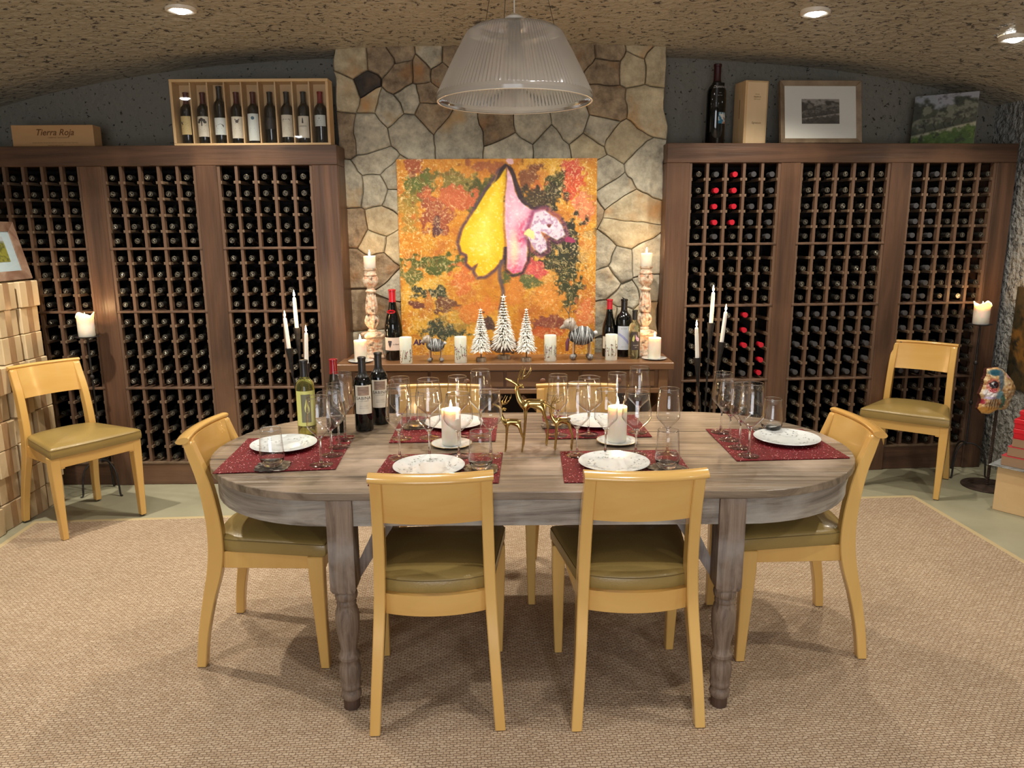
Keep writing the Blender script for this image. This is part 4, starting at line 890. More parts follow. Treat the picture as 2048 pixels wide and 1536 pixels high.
    X, Y_ = polyuv([(806, 900)])[0]; st = np.clip(1.5-np.abs(wu-X-.006*np.sin(v*30))/.010, 0, 1)*((wv > polyuv([(806, 770)])[0][1]) & (wv < polyuv([(806, 1190)])[0][1])); c = mixc(c, (92, 76, 80), st*.9)
    dk = sdist(wu, wv, polyuv([(800, 120), (826, 96), (850, 110), (880, 130), (930, 250), (960, 340), (930, 345), (890, 250), (862, 160), (838, 118), (790, 190), (740, 235)])); c = mixc(c, (38, 26, 34), np.clip(-dk/.006+.4, 0, 1)*.9)
    return c+(n3[..., None]-.5)*26
pw, ph = 1.210, 1.190
can = thing('abstract_painting', 'large square canvas with a yellow and pink flower shape on ochre, leaning on the chimney', 'painting', (-.083, 4.670, SB), 0)
can.rotation_euler = (math.radians(-1.2), 0, 0)
MB().box(-pw/2, pw/2, .001, .03, 0, ph).build('canvas', M('raw canvas edge', (206, 170, 110), .8), can)
picture('painted_surface', pw, ph, 420, 420, painting, can, fl(0, -.0005, 0))
mb = MB(); face_text(mb, 'AM', .048, -.500, -.0018, .066, bold=.0016, shear=.1); mb.build('signature', M('violet signature', (74, 44, 84), .6), can)

# ---------------------------------------------------------------- things on the sideboard
saucer(-.905, 4.437, SB+.0005, .074, 'white saucer under the candle at the sideboard left end')
pillar(-.905, 4.437, SB+.0055, .038, .125, 'lit white pillar candle on a saucer at the sideboard left end', 'low pillar candles on the sideboard', watts=.6)
saucer(.860, 4.470, SB+.0005, .074, 'white saucer under the candle at the sideboard right end')
pillar(.860, 4.470, SB+.0055, .038, .125, 'lit white pillar candle on a saucer at the sideboard right end', 'low pillar candles on the sideboard', watts=.6)
carved = M('distressed carved wood', (204, 150, 116), .7, col2=(218, 204, 182), ns=46, detail=8, lo=.36, hi=.56, bump=.8, bs=60, col3=(112, 92, 76), ns3=22, lo3=.56, hi3=.66)
def candlestick(x, y, lab, rz, tw_):
    t = thing('carved_candlestick', lab, 'candlestick', (x, y, SB), rz, 'carved candlesticks on the sideboard')
    mb = MB(); mb.loft([[(sx*a, sy*a, z) for sx, sy in ((-1, -1), (1, -1), (1, 1), (-1, 1))] for a, z in ((.060, 0), (.062, .012), (.052, .022), (.046, .05), (.050, .10), (.053, .125), (.062, .135), (.060, .150), (.045, .158), (.02, .165))])
    mb.build('pedestal', carved, t, bevel=.003)
    fac = 16
    def flute(prof, amp, n_=8):
        return [[((r+amp*(k_ or 0)*math.cos(n_*a))*math.cos(a), (r+amp*(k_ or 0)*math.cos(n_*a))*math.sin(a), z) for a in [2*PI*i/64 for i in range(64)]] for r, z, k_ in prof]
    mb = MB(); mb.loft(flute([(.020, .158, 0), (.030, .170, 0), (.022, .182, 0), (.030, .195, 1), (.042, .215, 1), (.044, .235, 1), (.036, .258, 1), (.026, .272, 0)], .004, 8)); mb.build('lower_bulb', carved, t, smooth=50)
    mb = MB(); mb.loft(flute([(.034, .272, 0), (.035, .280, 0), (.037, .30, 1), (.035, .33, 1), (.029, .37, 1), (.024, .395, 1), (.022, .403, 0)], .0025, 10)); mb.build('fluted_shaft', carved, t, smooth=50)
    mb = MB(); mb.lathe([(.022, .40), (.034, .406), (.035, .412), (.024, .420), (.022, .432)], 32); mb.build('collar', carved, t, smooth=50)
    mb = MB(); mb.loft(flute([(.022, .430, 0), (.034, .445, 1), (.041, .465, 1), (.042, .485, 1), (.036, .500, 1)], .006, 7)); mb.build('leaf_capital', carved, t, smooth=50)
    mb = MB(); mb.lathe([(.030, .50), (.038, .505), (.038, .512), (.034, .516), (.034, .535), (.040, .540), (.040, .548), (0, .548)], 32); mb.build('cup', carved, t, smooth=50); return t
candlestick(-.855, 4.585, 'tall carved distressed wooden candlestick at left, behind the big bottle', .4, 0)
pillar(-.855, 4.585, SB+.5485, .036, .073, 'lit short candle on top of the left carved candlestick', 'short candles on carved candlesticks', watts=.5)
candlestick(.822, 4.620, 'tall carved orange-tinted wooden candlestick at right, behind the clear bottle', .2, 0)
pillar(.822, 4.620, SB+.5485, .036, .078, 'lit short candle on top of the right carved candlestick', 'short candles on carved candlesticks', watts=.5)
# botanical candles
bot = M('pressed flower wax', (230, 236, 224), .35, sss=.35, col2=(236, 240, 230), ns=5)
twig = M('dry stems', (106, 96, 84), .7); petalm = M('pressed mauve petals', (150, 86, 110), .7); leafm = M('pressed brown leaves', (130, 112, 84), .7)
def botanical(x, y, lab, seed):
    t = thing('botanical_candle', lab, 'candle', (x, y, SB), 0, 'unlit candles with pressed flowers'); r, h = .0365, .155
    MB().lathe([(0, 0), (r*.97, 0), (r, .003), (r, h-.004), (r*.96, h), (r*.7, h-.001), (r*.5, h-.004), (0, h-.004)], 36).build('wax', bot, t, smooth=50)
    rn = random.Random(seed); st = MB(); pe = MB(); le = MB(); R2 = r+.0004
    def at(a, z, k=0): return ((R2+k)*math.cos(a), (R2+k)*math.sin(a), z)
    for k in range(14):
        a = 2*PI*k/14+rn.uniform(-.15, .15); z0 = rn.uniform(.02, .05); z1 = rn.uniform(.07, .125); a2 = a+rn.uniform(-.3, .3)
        st.tube([at(a+(a2-a)*q/4, z0+(z1-z0)*q/4) for q in range(5)], .0009, 4)
        for q in range(5):
            aa = a+rn.uniform(-.18, .18); zz = rn.uniform(z0-.01, z1); s_ = rn.uniform(.003, .0075); b_ = rn.uniform(0, PI)
            (pe if rn.random() < .5 else le).add([at(aa+s_*math.cos(b_+w_)/r*q2, zz+s_*math.sin(b_+w_)*q2, .0004) for w_, q2 in ((0, 1), (PI/2, .5), (PI, 1), (3*PI/2, .5))], [(0, 1, 2, 3)])
    for m_, b_, n_ in ((twig, st, 'pressed_stems'), (petalm, pe, 'pressed_petals'), (leafm, le, 'pressed_leaves')):
        o = b_.build(n_, m_, t); o['kind'] = 'stuff'
    MB().tube([(0, 0, h-.005), (0, 0, h+.006)], .0009, 5).build('wick', trimw, t)
botanical(-.626, 4.385, 'pressed-flower candle beside the big red-waxed bottle', 1); botanical(-.303, 4.392, 'pressed-flower candle between the small reindeer and left tree', 2)
botanical(.230, 4.437, 'pressed-flower candle between the right tree and large reindeer', 3); botanical(.597, 4.452, 'pressed-flower candle in front of the right-hand wine bottles', 4)
# bottles on the sideboard
grapem = M('dark blue grape print', (42, 44, 60), .5)
pinkp = M('pinkish label paper', (224, 204, 192), .6)
def grape(l, r):
    mb = MB(); rn = random.Random(2)
    for row, n_ in enumerate((4, 4, 3, 3, 2, 1)):
        for k in range(n_):
            u = -.022+(k-(n_-1)/2)*.006; z = .118-row*.0068; mb.add([(((r+.0003))*math.cos(-PI/2+(u+.0034*math.cos(q))/r), (r+.0003)*math.sin(-PI/2+(u+.0034*math.cos(q))/r), z+.0036*math.sin(q)) for q in [2*PI*j/8 for j in range(8)]], [tuple(range(8))])
    mb.build('grape_print', grapem, l)
    mb = MB(); vs, fs = text_geo('La Rosa', .012, shear=.35); mb.add([((r+.0003)*math.cos(-PI/2+(v[0]+.014)/r), (r+.0003)*math.sin(-PI/2+(v[0]+.014)/r), .096+v[1]) for v in vs], fs); mb.build('script_lettering', inkm, l)
bb = bottle('magnum_bottle', 'large dark bottle with bright red wax top and grape label on the sideboard', 'bottles on the sideboard', (-.716, 4.515, SB+.0005), .1, .425, .054, bottle_prof(.425, .054, .019, burg=True), darkglass, redwax, .350, (.062, .140, 1.15), pinkp, grape)
MB().lathe([(.021, .334), (.0245, .338), (.0225, .343), (.021, .334)], 24, T=RX(.25) @ fl(0, -.084, .0)).build('wax_drip_ring', redwax, bb, smooth=60)
bottle('wine_bottle', 'dark sloping-shouldered bottle with red capsule and white label on the sideboard', 'bottles on the sideboard', (.602, 4.600, SB+.0005), 0, .350, .043, bottle_prof(.350, .043, .016, burg=True), darkglass, redcap, .290, (.050, .125, 1.2), cream)
bluep = M('pale blue label paper', (206, 214, 224), .6); lav = M('lavender band', (164, 170, 214), .6)
def bandlab(l, r):
    mb = MB(); mb.add([((r+.0003)*math.cos(-PI/2+u/r), (r+.0003)*math.sin(-PI/2+u/r), z) for u, z in [(-.036, .135), (-.036, .150), (-.018, .142), (0, .128), (.018, .110), (.036, .09), (.036, .068), (.018, .090), (0, .110), (-.018, .126)]], [(0, 1, 2, 9), (9, 2, 3, 8), (8, 3, 4, 7), (7, 4, 5, 6)]); mb.build('lavender_band', lav, l)
    mb = MB(); wrap_text(mb, 'ESTATE', .010, r+.0004, .172, space=1.2); wrap_text(mb, 'RESERVE WINE', .005, r+.0004, .062); mb.build('lettering', inkg, l)
bk = bottle('wine_bottle', 'dark broad-shouldered bottle with black wax and blue-banded label on the sideboard', 'bottles on the sideboard', (.690, 4.590, SB+.0005), -.1, .352, .050, bottle_prof(.352, .050, .0185), darkglass, M('black wax', (14, 14, 14), .2), .285, (.045, .190, .82), bluep, bandlab)
MB().tube([(0, 0, .350), (-.008, -.002, .357), (-.016, -.004, .366)], [.005, .003, .001], 6).build('wax_tail', M('black wax tip', (14, 14, 14), .2), bk, smooth=60)
clearglass = M('faint yellow clear glass', (236, 234, 190), .02, trans=.95); clearglass.node_tree.nodes['Principled BSDF'].inputs['IOR'].default_value = 1.36
def flower(l, r):
    for pts, m_, n_ in (([(-.022, .13), (-.012, .15), (-.008, .125), (-.014, .105), (-.024, .112)], limelab, 'yellow_petal_print'), ([(-.004, .152), (.006, .135), (.020, .125), (.016, .108), (.004, .112), (-.003, .125)], M('pink petal ink', (206, 170, 200), .6), 'pink_petal_print')):
        mb = MB(); mb.add([((r+.0004)*math.cos(-PI/2+u/r), (r+.0004)*math.sin(-PI/2+u/r), z) for u, z in pts], [tuple(range(len(pts)))]); mb.build(n_, m_, l)
    mb = MB(); wrap_text(mb, 'VIN BLANC', .007, r+.0005, .082); wrap_text(mb, '2019', .007, r+.0005, .070); mb.build('lettering', cream, l)
bottle('wine_bottle', 'small clear white-wine bottle with flower label beside the right candlestick', 'bottles on the sideboard', (.742, 4.500, SB+.0005), .15, .293, .0345, bottle_prof(.293, .0345), clearglass, blackcap, .236, (.055, .165, .85), M('dark flower label', (70, 62, 60), .5), flower)
# white bottle-brush trees
snow = M('white flocked needles', (246, 246, 240), .75); under = M('green-grey needle core', (110, 104, 84), .8); bark = M('birch bark slice', (120, 110, 98), .8, col2=(186, 172, 150), ns=40)
def tree(x, y, h, r, lab, seed, base_r, sliceh):
    t = thing('bottle_brush_tree', lab, 'ornament', (x, y, SB), 0, 'white miniature trees on the sideboard'); rn = random.Random(seed)
    MB().lathe([(0, 0), (base_r, 0), (base_r*1.03, sliceh*.5), (base_r, sliceh), (0, sliceh)], 24).build('wood_slice', bark, t, smooth=40)
    MB().tube([(0, 0, sliceh), (0, 0, h*.9)], [.0035, .002], 8).build('trunk', twig, t)
    nd = MB(); z0 = sliceh+h*.155; zt = h*.955; tiers = 19
    core = MB(); core.lathe([(r*.35, z0+.01), (r*.45, z0+.03), (.003, zt)], 12, cap=True); core.build('core', under, t)
    for k in range(tiers):
        f_ = k/(tiers-1); z = z0+(zt-z0)*f_; rr = r*(1-f_)**.85+.006; n_ = int(16+30*(1-f_))
        for q in range(n_):
            a = 2*PI*q/n_+rn.uniform(-.2, .2)+k; L_ = rr*rn.uniform(.78, 1.08); dz = -rn.uniform(.15, .5)*rr+.004; w_ = .0026+.0030*(1-f_)
            ca, sa = math.cos(a), math.sin(a); b0 = (L_*.18*ca, L_*.18*sa, z+.003)
            mid = (L_*.62*ca, L_*.62*sa, z+dz*.25+.004); tip = (L_*ca, L_*sa, z+dz+.008*rn.random())
            nd.add([b0, (mid[0]-sa*w_, mid[1]+ca*w_, mid[2]), (mid[0]+sa*w_, mid[1]-ca*w_, mid[2]), (mid[0], mid[1], mid[2]+w_), tip, (mid[0], mid[1], mid[2]-w_)],
                   [(0, 1, 3), (0, 3, 2), (1, 4, 3), (3, 4, 2), (0, 5, 1), (0, 2, 5), (1, 5, 4), (5, 2, 4)])
    o = nd.build('needles', snow, t); o['kind'] = 'stuff'
    pts = []; R_ = .020 if h > .35 else .014
    for q in range(10): a = PI/2+2*PI*q/10; rr = R_ if q % 2 == 0 else R_*.42; pts.append((rr*math.cos(a), h*.985+rr*math.sin(a)-R_*.3))
    mb = MB(); mb.add([(x_, 0, z_) for x_, z_ in pts]+[(0, -.004, h*.985-R_*.3), (0, .004, h*.985-R_*.3)], [(i, (i+1) % 10, 10) for i in range(10)]+[((i+1) % 10, i, 11) for i in range(10)]); mb.build('star', snow, t)
tree(-.184, 4.430, .315, .062, 'white miniature tree with star, left one of the two small trees', 1, .030, .022)
tree(-.048, 4.520, .385, .080, 'tallest white miniature tree with star, in the middle', 2, .038, .022)
tree(.087, 4.425, .315, .062, 'white miniature tree with star, right one of the two small trees', 3, .030, .022)
# yarn-wrapped reindeer ornaments
yarn = M('charcoal felt', (64, 66, 68), .95, col2=(90, 92, 92), ns=60, bump=.6, bs=150); whiteyarn = M('white and grey yarn', (212, 218, 222), .9, bump=.5, bs=300); clay = M('silver glazed face', (178, 170, 160), .35, col2=(168, 160, 150), ns=30)
pomp = M('silver grey pompom', (170, 170, 170), .5, col2=(90, 90, 90), ns=90, bump=.8, bs=160); legw = M('pale leg wood', (206, 170, 134), .6); tail = M('mauve tassel', (110, 60, 78), .8)
def reindeer(x, y, s, lab, rz, look):
    t = thing('reindeer_ornament', lab, 'ornament', (x, y, SB), rz, 'yarn-wrapped reindeer ornaments')
    bz = .105*s; b_ = MB().sphere((0, 0, bz), .05*s, 26, 14, sc=(1.15, .8, .82)).build('body', yarn, t, smooth=80)
    rn = random.Random(int(s*10)); mb = MB()
    for k in range(19):
        xx = -.046*s+.092*s*(k+rn.uniform(-.4, .4))/18; cc = max(.05, 1-(xx/(.0575*s))**2)**.5; ry, rz_ = .0415*s*cc, .0425*s*cc; tl = rn.uniform(-.45, .45)
        pts = [(xx+tl*.03*s*math.sin(a), ry*math.cos(a), bz+rz_*math.sin(a)) for a in [2*PI*q/20 for q in range(21)]]; mb.tube(pts, rn.uniform(.0008, .0018)*s, 5, cap=False)
    o = mb.build('yarn_wrap', whiteyarn, b_, smooth=80); o['kind'] = 'stuff'
    for lx_, ly_ in ((-.035, -.014), (-.030, .018), (.036, -.014), (.031, .018)):
        l = MB().tube([(lx_*s, ly_*s, bz-.02*s), (lx_*s*1.05, ly_*s, .014*s)], .0042*s, 8).build('leg', legw, t, smooth=60)
        MB().sphere((lx_*s*1.08, ly_*s-.003*s, .0135*s), .0132*s, 12, 8, sc=(1.05, 1.15, 1)).build('pompom_foot', pomp, l, smooth=60)
    hx, hz = -.052*s, bz+.042*s*look
    hd = MB(); hd.sphere((0, 0, 0), .027*s, 16, 10, sc=(1.05, .9, .9)); hd.tube([(.012*s, .024*s*math.cos(q), -.004*s+.024*s*math.sin(q)) for q in [2*PI*j/14 for j in range(15)]], .0075*s, 8); hd.tube([(.002*s, .025*s*math.cos(q), .025*s*math.sin(q)) for q in [2*PI*j/14 for j in range(15)]], .005*s, 8); hd.lathe([(.018*s, 0), (.012*s, .024*s), (.005*s, .044*s), (0, .047*s)], 14, T=RY(-2.0))
    h_ = hd.build('head', clay, t, T=fl(hx, -.006*s, hz+.012*s), smooth=80)
    MB().tube([(.01*s, 0, -.004*s), (.026*s, .004*s, -.03*s), (.03*s, .004*s, -.05*s)], [.016*s, .02*s, .022*s], 12).build('scarf', clay, h_, smooth=70)
    for sd in (-1, 1):
        a_ = MB(); a_.tube(catm([(0, sd*.008*s, .018*s), (-.004*s, sd*.02*s, .045*s), (.004*s+.03*s*(look < .8), sd*.03*s, .085*s)], 4), .0012*s, 5)
        a_.tube([(-.003*s, sd*.018*s, .042*s), (-.022*s, sd*.026*s, .07*s)], .001*s, 5); a_.tube([(-.002*s, sd*.024*s, .06*s), (.018*s, sd*.03*s, .078*s)], .001*s, 5); a_.build('antler', twig, h_)
        MB().sphere((0, 0, 0), .009*s, 8, 6, T=fl(.004*s, sd*.022*s, .014*s) @ RZ(sd*.8), sc=(.4, 1.4, .6)).build('ear', clay, h_, smooth=70)
    MB().sphere((.060*s, 0, bz+.012*s), .010*s, 10, 7).build('tail', whiteyarn, t, smooth=70)
    if look > .8: MB().tube([(-.058*s, -.012*s, bz-.01*s), (-.062*s, -.014*s, bz-.03*s), (-.063*s, -.016*s, bz-.065*s)], [.004*s, .009*s, .006*s], 8).build('tassel', tail, t, smooth=70)
    return t
reindeer(-.455, 4.425, .95, 'small striped yarn reindeer ornament, left of the trees', .05, .6)
reindeer(.420, 4.475, 1.38, 'large striped yarn reindeer ornament, right of the trees', -.05, .95)
# ---------------------------------------------------------------- floor candelabra with tapers
def taper_stand(base, cups, lab, tl):
    t = thing('floor_candelabrum', lab, 'candle stand', (base[0], base[1], 0), 0, 'black iron floor candelabra')
    MB().lathe([(0, .012), (.09, .012), (.11, .008), (.115, 0), (0, 0)], 36).build('base', iron, t, smooth=40)
    for k, (x, z, dy) in enumerate(cups):
        dx = x-base[0]; s_ = MB()
        s_.tube(catm([(dx*.08, dy*.1, .01), (dx*.16, dy*.3, z*.35), (dx*.5, dy*.7, z*.68), (dx*.82, dy, z-.16)], 4), .0055, 8)
        st = s_.build('stem', iron, t, smooth=60)
        dirv = Vector((dx*.18, 0, .16)).normalized(); q = Vector((0, 0, 1)).rotation_difference(dirv).to_matrix().to_4x4(); c0 = Vector((dx*.82, dy, z-.16))
        MB().lathe([(.006, -.005), (.0085, .03), (.013, .09), (.021, .160), (.017, .160), (.012, .145), (0, .143)], 18, T=fl(*c0) @ q).build('cup', iron, st, smooth=50)
        top = c0+dirv*.148
        c = thing('taper_candle', tl[k], 'candle', (base[0]+top.x, base[1]+top.y, top.z), 0, 'lit white taper candles')
        MB().lathe([(0, 0), (.0112, 0), (.0108, .10), (.0100, .172), (.0085, .180), (.004, .184), (0, .184)], 18, T=q).build('wax', taperwax, c, smooth=50)
        e = dirv*.184; flame_parts(c, e.z, e.x, e.y, .95, .5)
taper_stand((-1.19, 4.17), [(-1.252, .935, .0), (-1.212, 1.045, .04), (-1.150, .855, -.03)], 'three-stemmed black iron floor candelabrum before the left wine rack',
            ['lit white taper candle in the left iron cup, left candelabrum', 'lit white taper candle in the highest cup, left candelabrum', 'lit white taper candle in the lowest right cup, left candelabrum'])
taper_stand((1.10, 4.17), [(1.122, 1.060, .03), (1.178, .956, .0), (1.040, .871, -.02)], 'three-stemmed black iron floor candelabrum before the right wine rack',
            ['lit white taper candle in the highest cup, right candelabrum', 'lit white taper candle in the rightmost cup, right candelabrum', 'lit white taper candle in the lowest left cup, right candelabrum'])
def pillar_stand(x, y, h, lab, cl, rz, r=.046, ch_=.118):
    t = thing('pillar_candle_stand', lab, 'candle stand', (x, y, 0), rz, 'tall iron pillar candle stands')
    MB().lathe([(0, h-.006), (.052, h-.006), (.068, h-.001), (.069, h), (0, h)], 30).build('drip_plate', iron, t, smooth=40)
    MB().tube([(0, 0, .20), (0, 0, h-.004)], .0058, 8).build('pole', iron, t, smooth=60)
    for z in (h*.49, h*.75): MB().sphere((0, 0, z), .0125, 12, 8, sc=(1, 1, 1.2)).build('knot', iron, t, smooth=80)
    for k in range(3):
        a = 2*PI*k/3+1.3; MB().tube([(math.cos(a)*r_, math.sin(a)*r_, z) for r_, z in catm([(0, .215), (.05, .212), (.10, .165), (.118, .08), (.124, .012), (.138, .006)], 4)], .0055, 8).build('leg', iron, t, smooth=60)
    pillar(x, y, h+.0005, r, ch_, cl, 'dripping candles on iron stands', drip=1, watts=1.0, rz=rz, sunk=.018)
pillar_stand(-2.508, 4.40, .976, 'tall thin iron candle stand before the left rack, behind the corner chair', 'lit misshapen candle with flared rim on the left iron stand', .4)
pillar_stand(2.925, 4.655, .985, 'tall thin iron candle stand at the right end of the right rack', 'lit misshapen candle with flared rim on the right iron stand', .2708)
# ---------------------------------------------------------------- painted mask on a rebar stand
ms = thing('mask_stand', 'rusty reinforcing-bar stand with a round steel base beside the rough wall', 'stand', (2.945, 4.43, 0))
MB().lathe([(0, 0), (.142, 0), (.144, .004), (.142, .010), (0, .010)], 40).build('base', rust, ms, smooth=40)
MB().tube([(0, 0, .01), (0, 0, .60)], .0085, 10).build('rod', rust, ms, smooth=60)
rbm = MB()
for k in range(48): rbm.lathe([(.0085, 0), (.0108, .002), (.0085, .004)], 8, T=fl(0, 0, .02+k*.0115) @ RX(.25))
rbm.build('rod_ribs', rust, ms)['kind'] = 'stuff'
mk = thing('painted_mask', 'painted fish-like clay mask with a black eye, gold and teal, on a rebar stand', 'mask', (0, 0, 0))
mo = [(840, 545), (905, 535), (935, 548), (960, 570), (1000, 620), (1018, 660), (1010, 700), (990, 730), (975, 770), (960, 795), (900, 800), (850, 825), (810, 820), (785, 790), (790, 770), (800, 750), (806, 725), (795, 700), (812, 665), (820, 640), (822, 610), (835, 590)]
MO = [px2w(1700+x/3.072, 560+y/3.072, 4.40) for x, y in mo]; cxm = px2w(1700+880/3.072, 560+680/3.072, 4.40)
dense = []
for i in range(len(MO)):
    a, b_ = MO[i], MO[(i+1) % len(MO)]
    for q in range(5): dense.append((a[0]+(b_[0]-a[0])*q/5+.003*noise.noise(Vector((i, q*.7, 2))), a[1]+(b_[1]-a[1])*q/5))
rings = []; nr = 26
def mcol(x, z):
    px = ((x-cxm[0])/(4.45/1500*1.0))*3.072+880; py = 680-((z-cxm[1])/(4.45/1500*1.0))*3.072
    g_ = noise.fractal(Vector((x*40, z*40, 1)), 1, 2, 4); s_ = noise.noise(Vector((x*120, z*60, 4)))
    c = Vector((200, 156, 100)).lerp(Vector((240, 222, 180)), min(1, max(0, .4+g_))); c = c.lerp(Vector((132, 66, 48)), min(1, max(0, s_*2-.35)))
    def bl(cx_, cy_, rx, ry, col, soft=.35):
        nonlocal c
        d = math.hypot((px-cx_)/rx, (py-cy_)/ry)+.25*s_; c = c.lerp(Vector(col), min(1, max(0, (1+soft-d)/soft*.9)))
    bl(868, 562, 34, 16, (36, 92, 112)); bl(905, 610, 16, 60, (120, 140, 150)); bl(900, 700, 22, 24, (130, 176, 190)); bl(925, 745, 12, 40, (70, 110, 90)); bl(845, 690, 34, 24, (236, 232, 230)); bl(850, 720, 30, 8, (180, 170, 200)); bl(855, 640, 28, 36, (206, 120, 100)); bl(858, 672, 16, 10, (170, 40, 40)); bl(860, 634, 22, 22, (30, 22, 30), .2); bl(851, 628, 5, 5, (240, 240, 240), .4)
    bl(810, 745, 12, 14, (150, 40, 60)); bl(965, 580, 18, 14, (230, 170, 190)); bl(850, 800, 60, 18, (230, 170, 84), .6)
    for k in range(5): bl(850+k*16, 760, 3, 30, (110, 84, 60), .6)
    return lin(np.clip(np.array(c), 0, 255))
vs = []; cols = []
for k in range(nr+1):
    f_ = 1-k/nr; yy = 4.40-.035*math.sqrt(max(0, 1-f_**2.2))
    for p in dense:
        x, z = cxm[0]+(p[0]-cxm[0])*f_, cxm[1]+(p[1]-cxm[1])*f_; vs.append((x, yy+.010*noise.noise(Vector((x*22, z*22, 0)))*(1-f_**6)+.004*noise.noise(Vector((x*80, z*80, 0))), z)); cols.append(tuple(mcol(x, z))+(1,))
n = len(dense); fs = [(k*n+i, k*n+(i+1) % n, (k+1)*n+(i+1) % n, (k+1)*n+i) for k in range(nr) for i in range(n)]
mb = MB(); mb.add(vs, fs); mb.build('painted_face', vcol('glazed mask paint', .18, bump=.5, bs=120, coat=.6), mk, cols=cols, smooth=60)
mb = MB(); mb.loft([[(p[0], 4.402, p[1]) for p in dense], [(p[0]+.004, 4.435, p[1]-.004) for p in dense]]); mb.build('slab_back', M('red-brown clay back', (96, 52, 44), .6, col2=(70, 40, 34), ns=30), mk)

# ---------------------------------------------------------------- cardboard boxes
BX = {'A': (4.165, 4.335), 'B': (3.985, 4.150), 'C': (3.795, 3.970), 'D': (3.60, 3.78)}
NM = {'A': 'column nearest the rack', 'B': 'second column from the rack', 'C': 'third column from the rack', 'D': 'column nearest the camera'}
ROWN = ['bottom', 'second', 'third', 'fourth', 'fifth', 'sixth', 'seventh', 'eighth', 'ninth']
rb_ = random.Random(5); hgt = 1.314/9
for col_, rows in (('A', 9), ('B', 9), ('C', 6), ('D', 4)):
    for r in range(rows):
        ya, yb = BX[col_]; z0 = r*hgt; jx = rb_.uniform(-.022, .010); W_ = .40
        b_ = thing('cardboard_box', f'taped cardboard box, {ROWN[r]} from floor, {NM[col_]} of the stack', 'box', (-2.715+jx, (ya+yb)/2, z0), rb_.uniform(-.035, .035), 'stacked cardboard wine boxes')
        w2 = (yb-ya)/2-.004
        MB().box(-W_, 0, -w2, w2, .001, hgt-.002).build('carton', kraft, b_, bevel=.004)
        MB().box(0, .0012, -.024, .024, .002, hgt-.003).build('tape', tape, b_)
        if rb_.random() < .6: MB().box(-W_+.02, -.0005, -.0255, .0255, hgt-.0022, hgt-.001).build('tape', tape, b_)
        MB().box(0, .0006, -w2+.006, -.026, hgt-.024, hgt-.022).build('flap_edge', M('kraft fold', (150, 120, 84), .8), b_) if r == 0 and col_ == 'A' else None
# framed picture leaning on top of the boxes
fr = thing('framed_picture', 'picture in wide whitewashed wood frame leaning on top of the cardboard boxes', 'picture', (-2.765, 3.84, 1.318), math.radians(90)); fr.rotation_euler = (math.radians(-13), 0, math.radians(90))
fw = M('whitewashed walnut frame', (150, 128, 110), .5, col2=(110, 82, 66), ns=9, stretch=(1, 1, 1), detail=7, dist=1, coat=.2)
def frame(parent, w_, h_, b_, m, d=.022, dep=.0):
    for pts in ([(0, 0), (w_, 0), (w_-b_, b_), (b_, b_)], [(0, h_), (b_, h_-b_), (w_-b_, h_-b_), (w_, h_)], [(0, 0), (b_, b_), (b_, h_-b_), (0, h_)], [(w_, 0), (w_, h_), (w_-b_, h_-b_), (w_-b_, b_)]):
        mb = MB(); n = len(pts); iw = (w_/2, h_/2)
        front = [(x, -(d if (x in (0, w_) or z in (0, h_)) else d*.55), z) for x, z in pts]
        mb.add(front+[(x, 0, z) for x, z in pts], [tuple(range(n)), tuple(reversed(range(n, 2*n)))]+[(i, (i+1) % n, (i+1) % n+n, i+n) for i in range(n)]); mb.build('frame_side', m, parent, bevel=.0015)
frame(fr, .50, .325, .052, fw)
MB().box(.05, .45, -.008, -.002, .05, .275).build('mat_board', M('pale blue mat board', (196, 220, 230), .6), fr)
def meadow(u, v):
    n_ = fbm(u*14, v*14, 3); c = np.zeros(u.shape+(3,))+np.array([150, 150, 60]); c = mixc(c, (90, 96, 40), np.clip((n_-.45)*5, 0, 1)); c = mixc(c, (190, 200, 210), np.clip((.3-v)*6, 0, 1)); return c
picture('meadow_picture', .26, .14, 40, 24, meadow, fr, fl(.25, -.0095, .105), mat=printm)
MB().box(.045, .455, -.0105, -.010, .045, .28).build('glass_pane', pane_glass, fr)

# ---------------------------------------------------------------- boxes at the right wall
ca = math.atan2(-.115, .089)
def rbox(name, lab, mat_, u0, L_, D_, z0, z1, grp=None, off=0, lid=None):
    t = thing(name, lab, 'box', (2.735, 4.045, z0), ca, grp)
    MB().box(u0, u0+L_, off, off+D_, 0, z1-z0).build('box_body', mat_, t, bevel=.002)
    if lid: MB().box(u0-.003, u0+L_+.003, off-.003, off+D_+.003, (z1-z0)*.55, z1-z0+.001).build('lid', lid, t, bevel=.002)
    return t
cr = rbox('wooden_crate', 'pale wooden wine crate on the floor at the right edge of the picture', pine, 0, .50, .17, .001, .262)
sheet = M('silver-white glossy sheet', (170, 176, 178), .15, col2=(90, 96, 96), ns=9)
o = MB().box(-.035, .42, -.035, .15, 0, .004).build('glossy_sheet', sheet, bevel=.001); o.location = (2.735, 4.045, .263); o.rotation_euler = (0, 0, ca); tag(o, 'silver-white glossy sheet overhanging the wooden crate under the gift boxes', 'sheet')
taupeb = M('taupe box board', (150, 122, 96), .5); pinklip = M('red lip edge', (190, 60, 70), .5); redb = M('bright red box', (196, 24, 40), .35); redl = M('red box lid', (206, 30, 46), .33)
zz = .2675
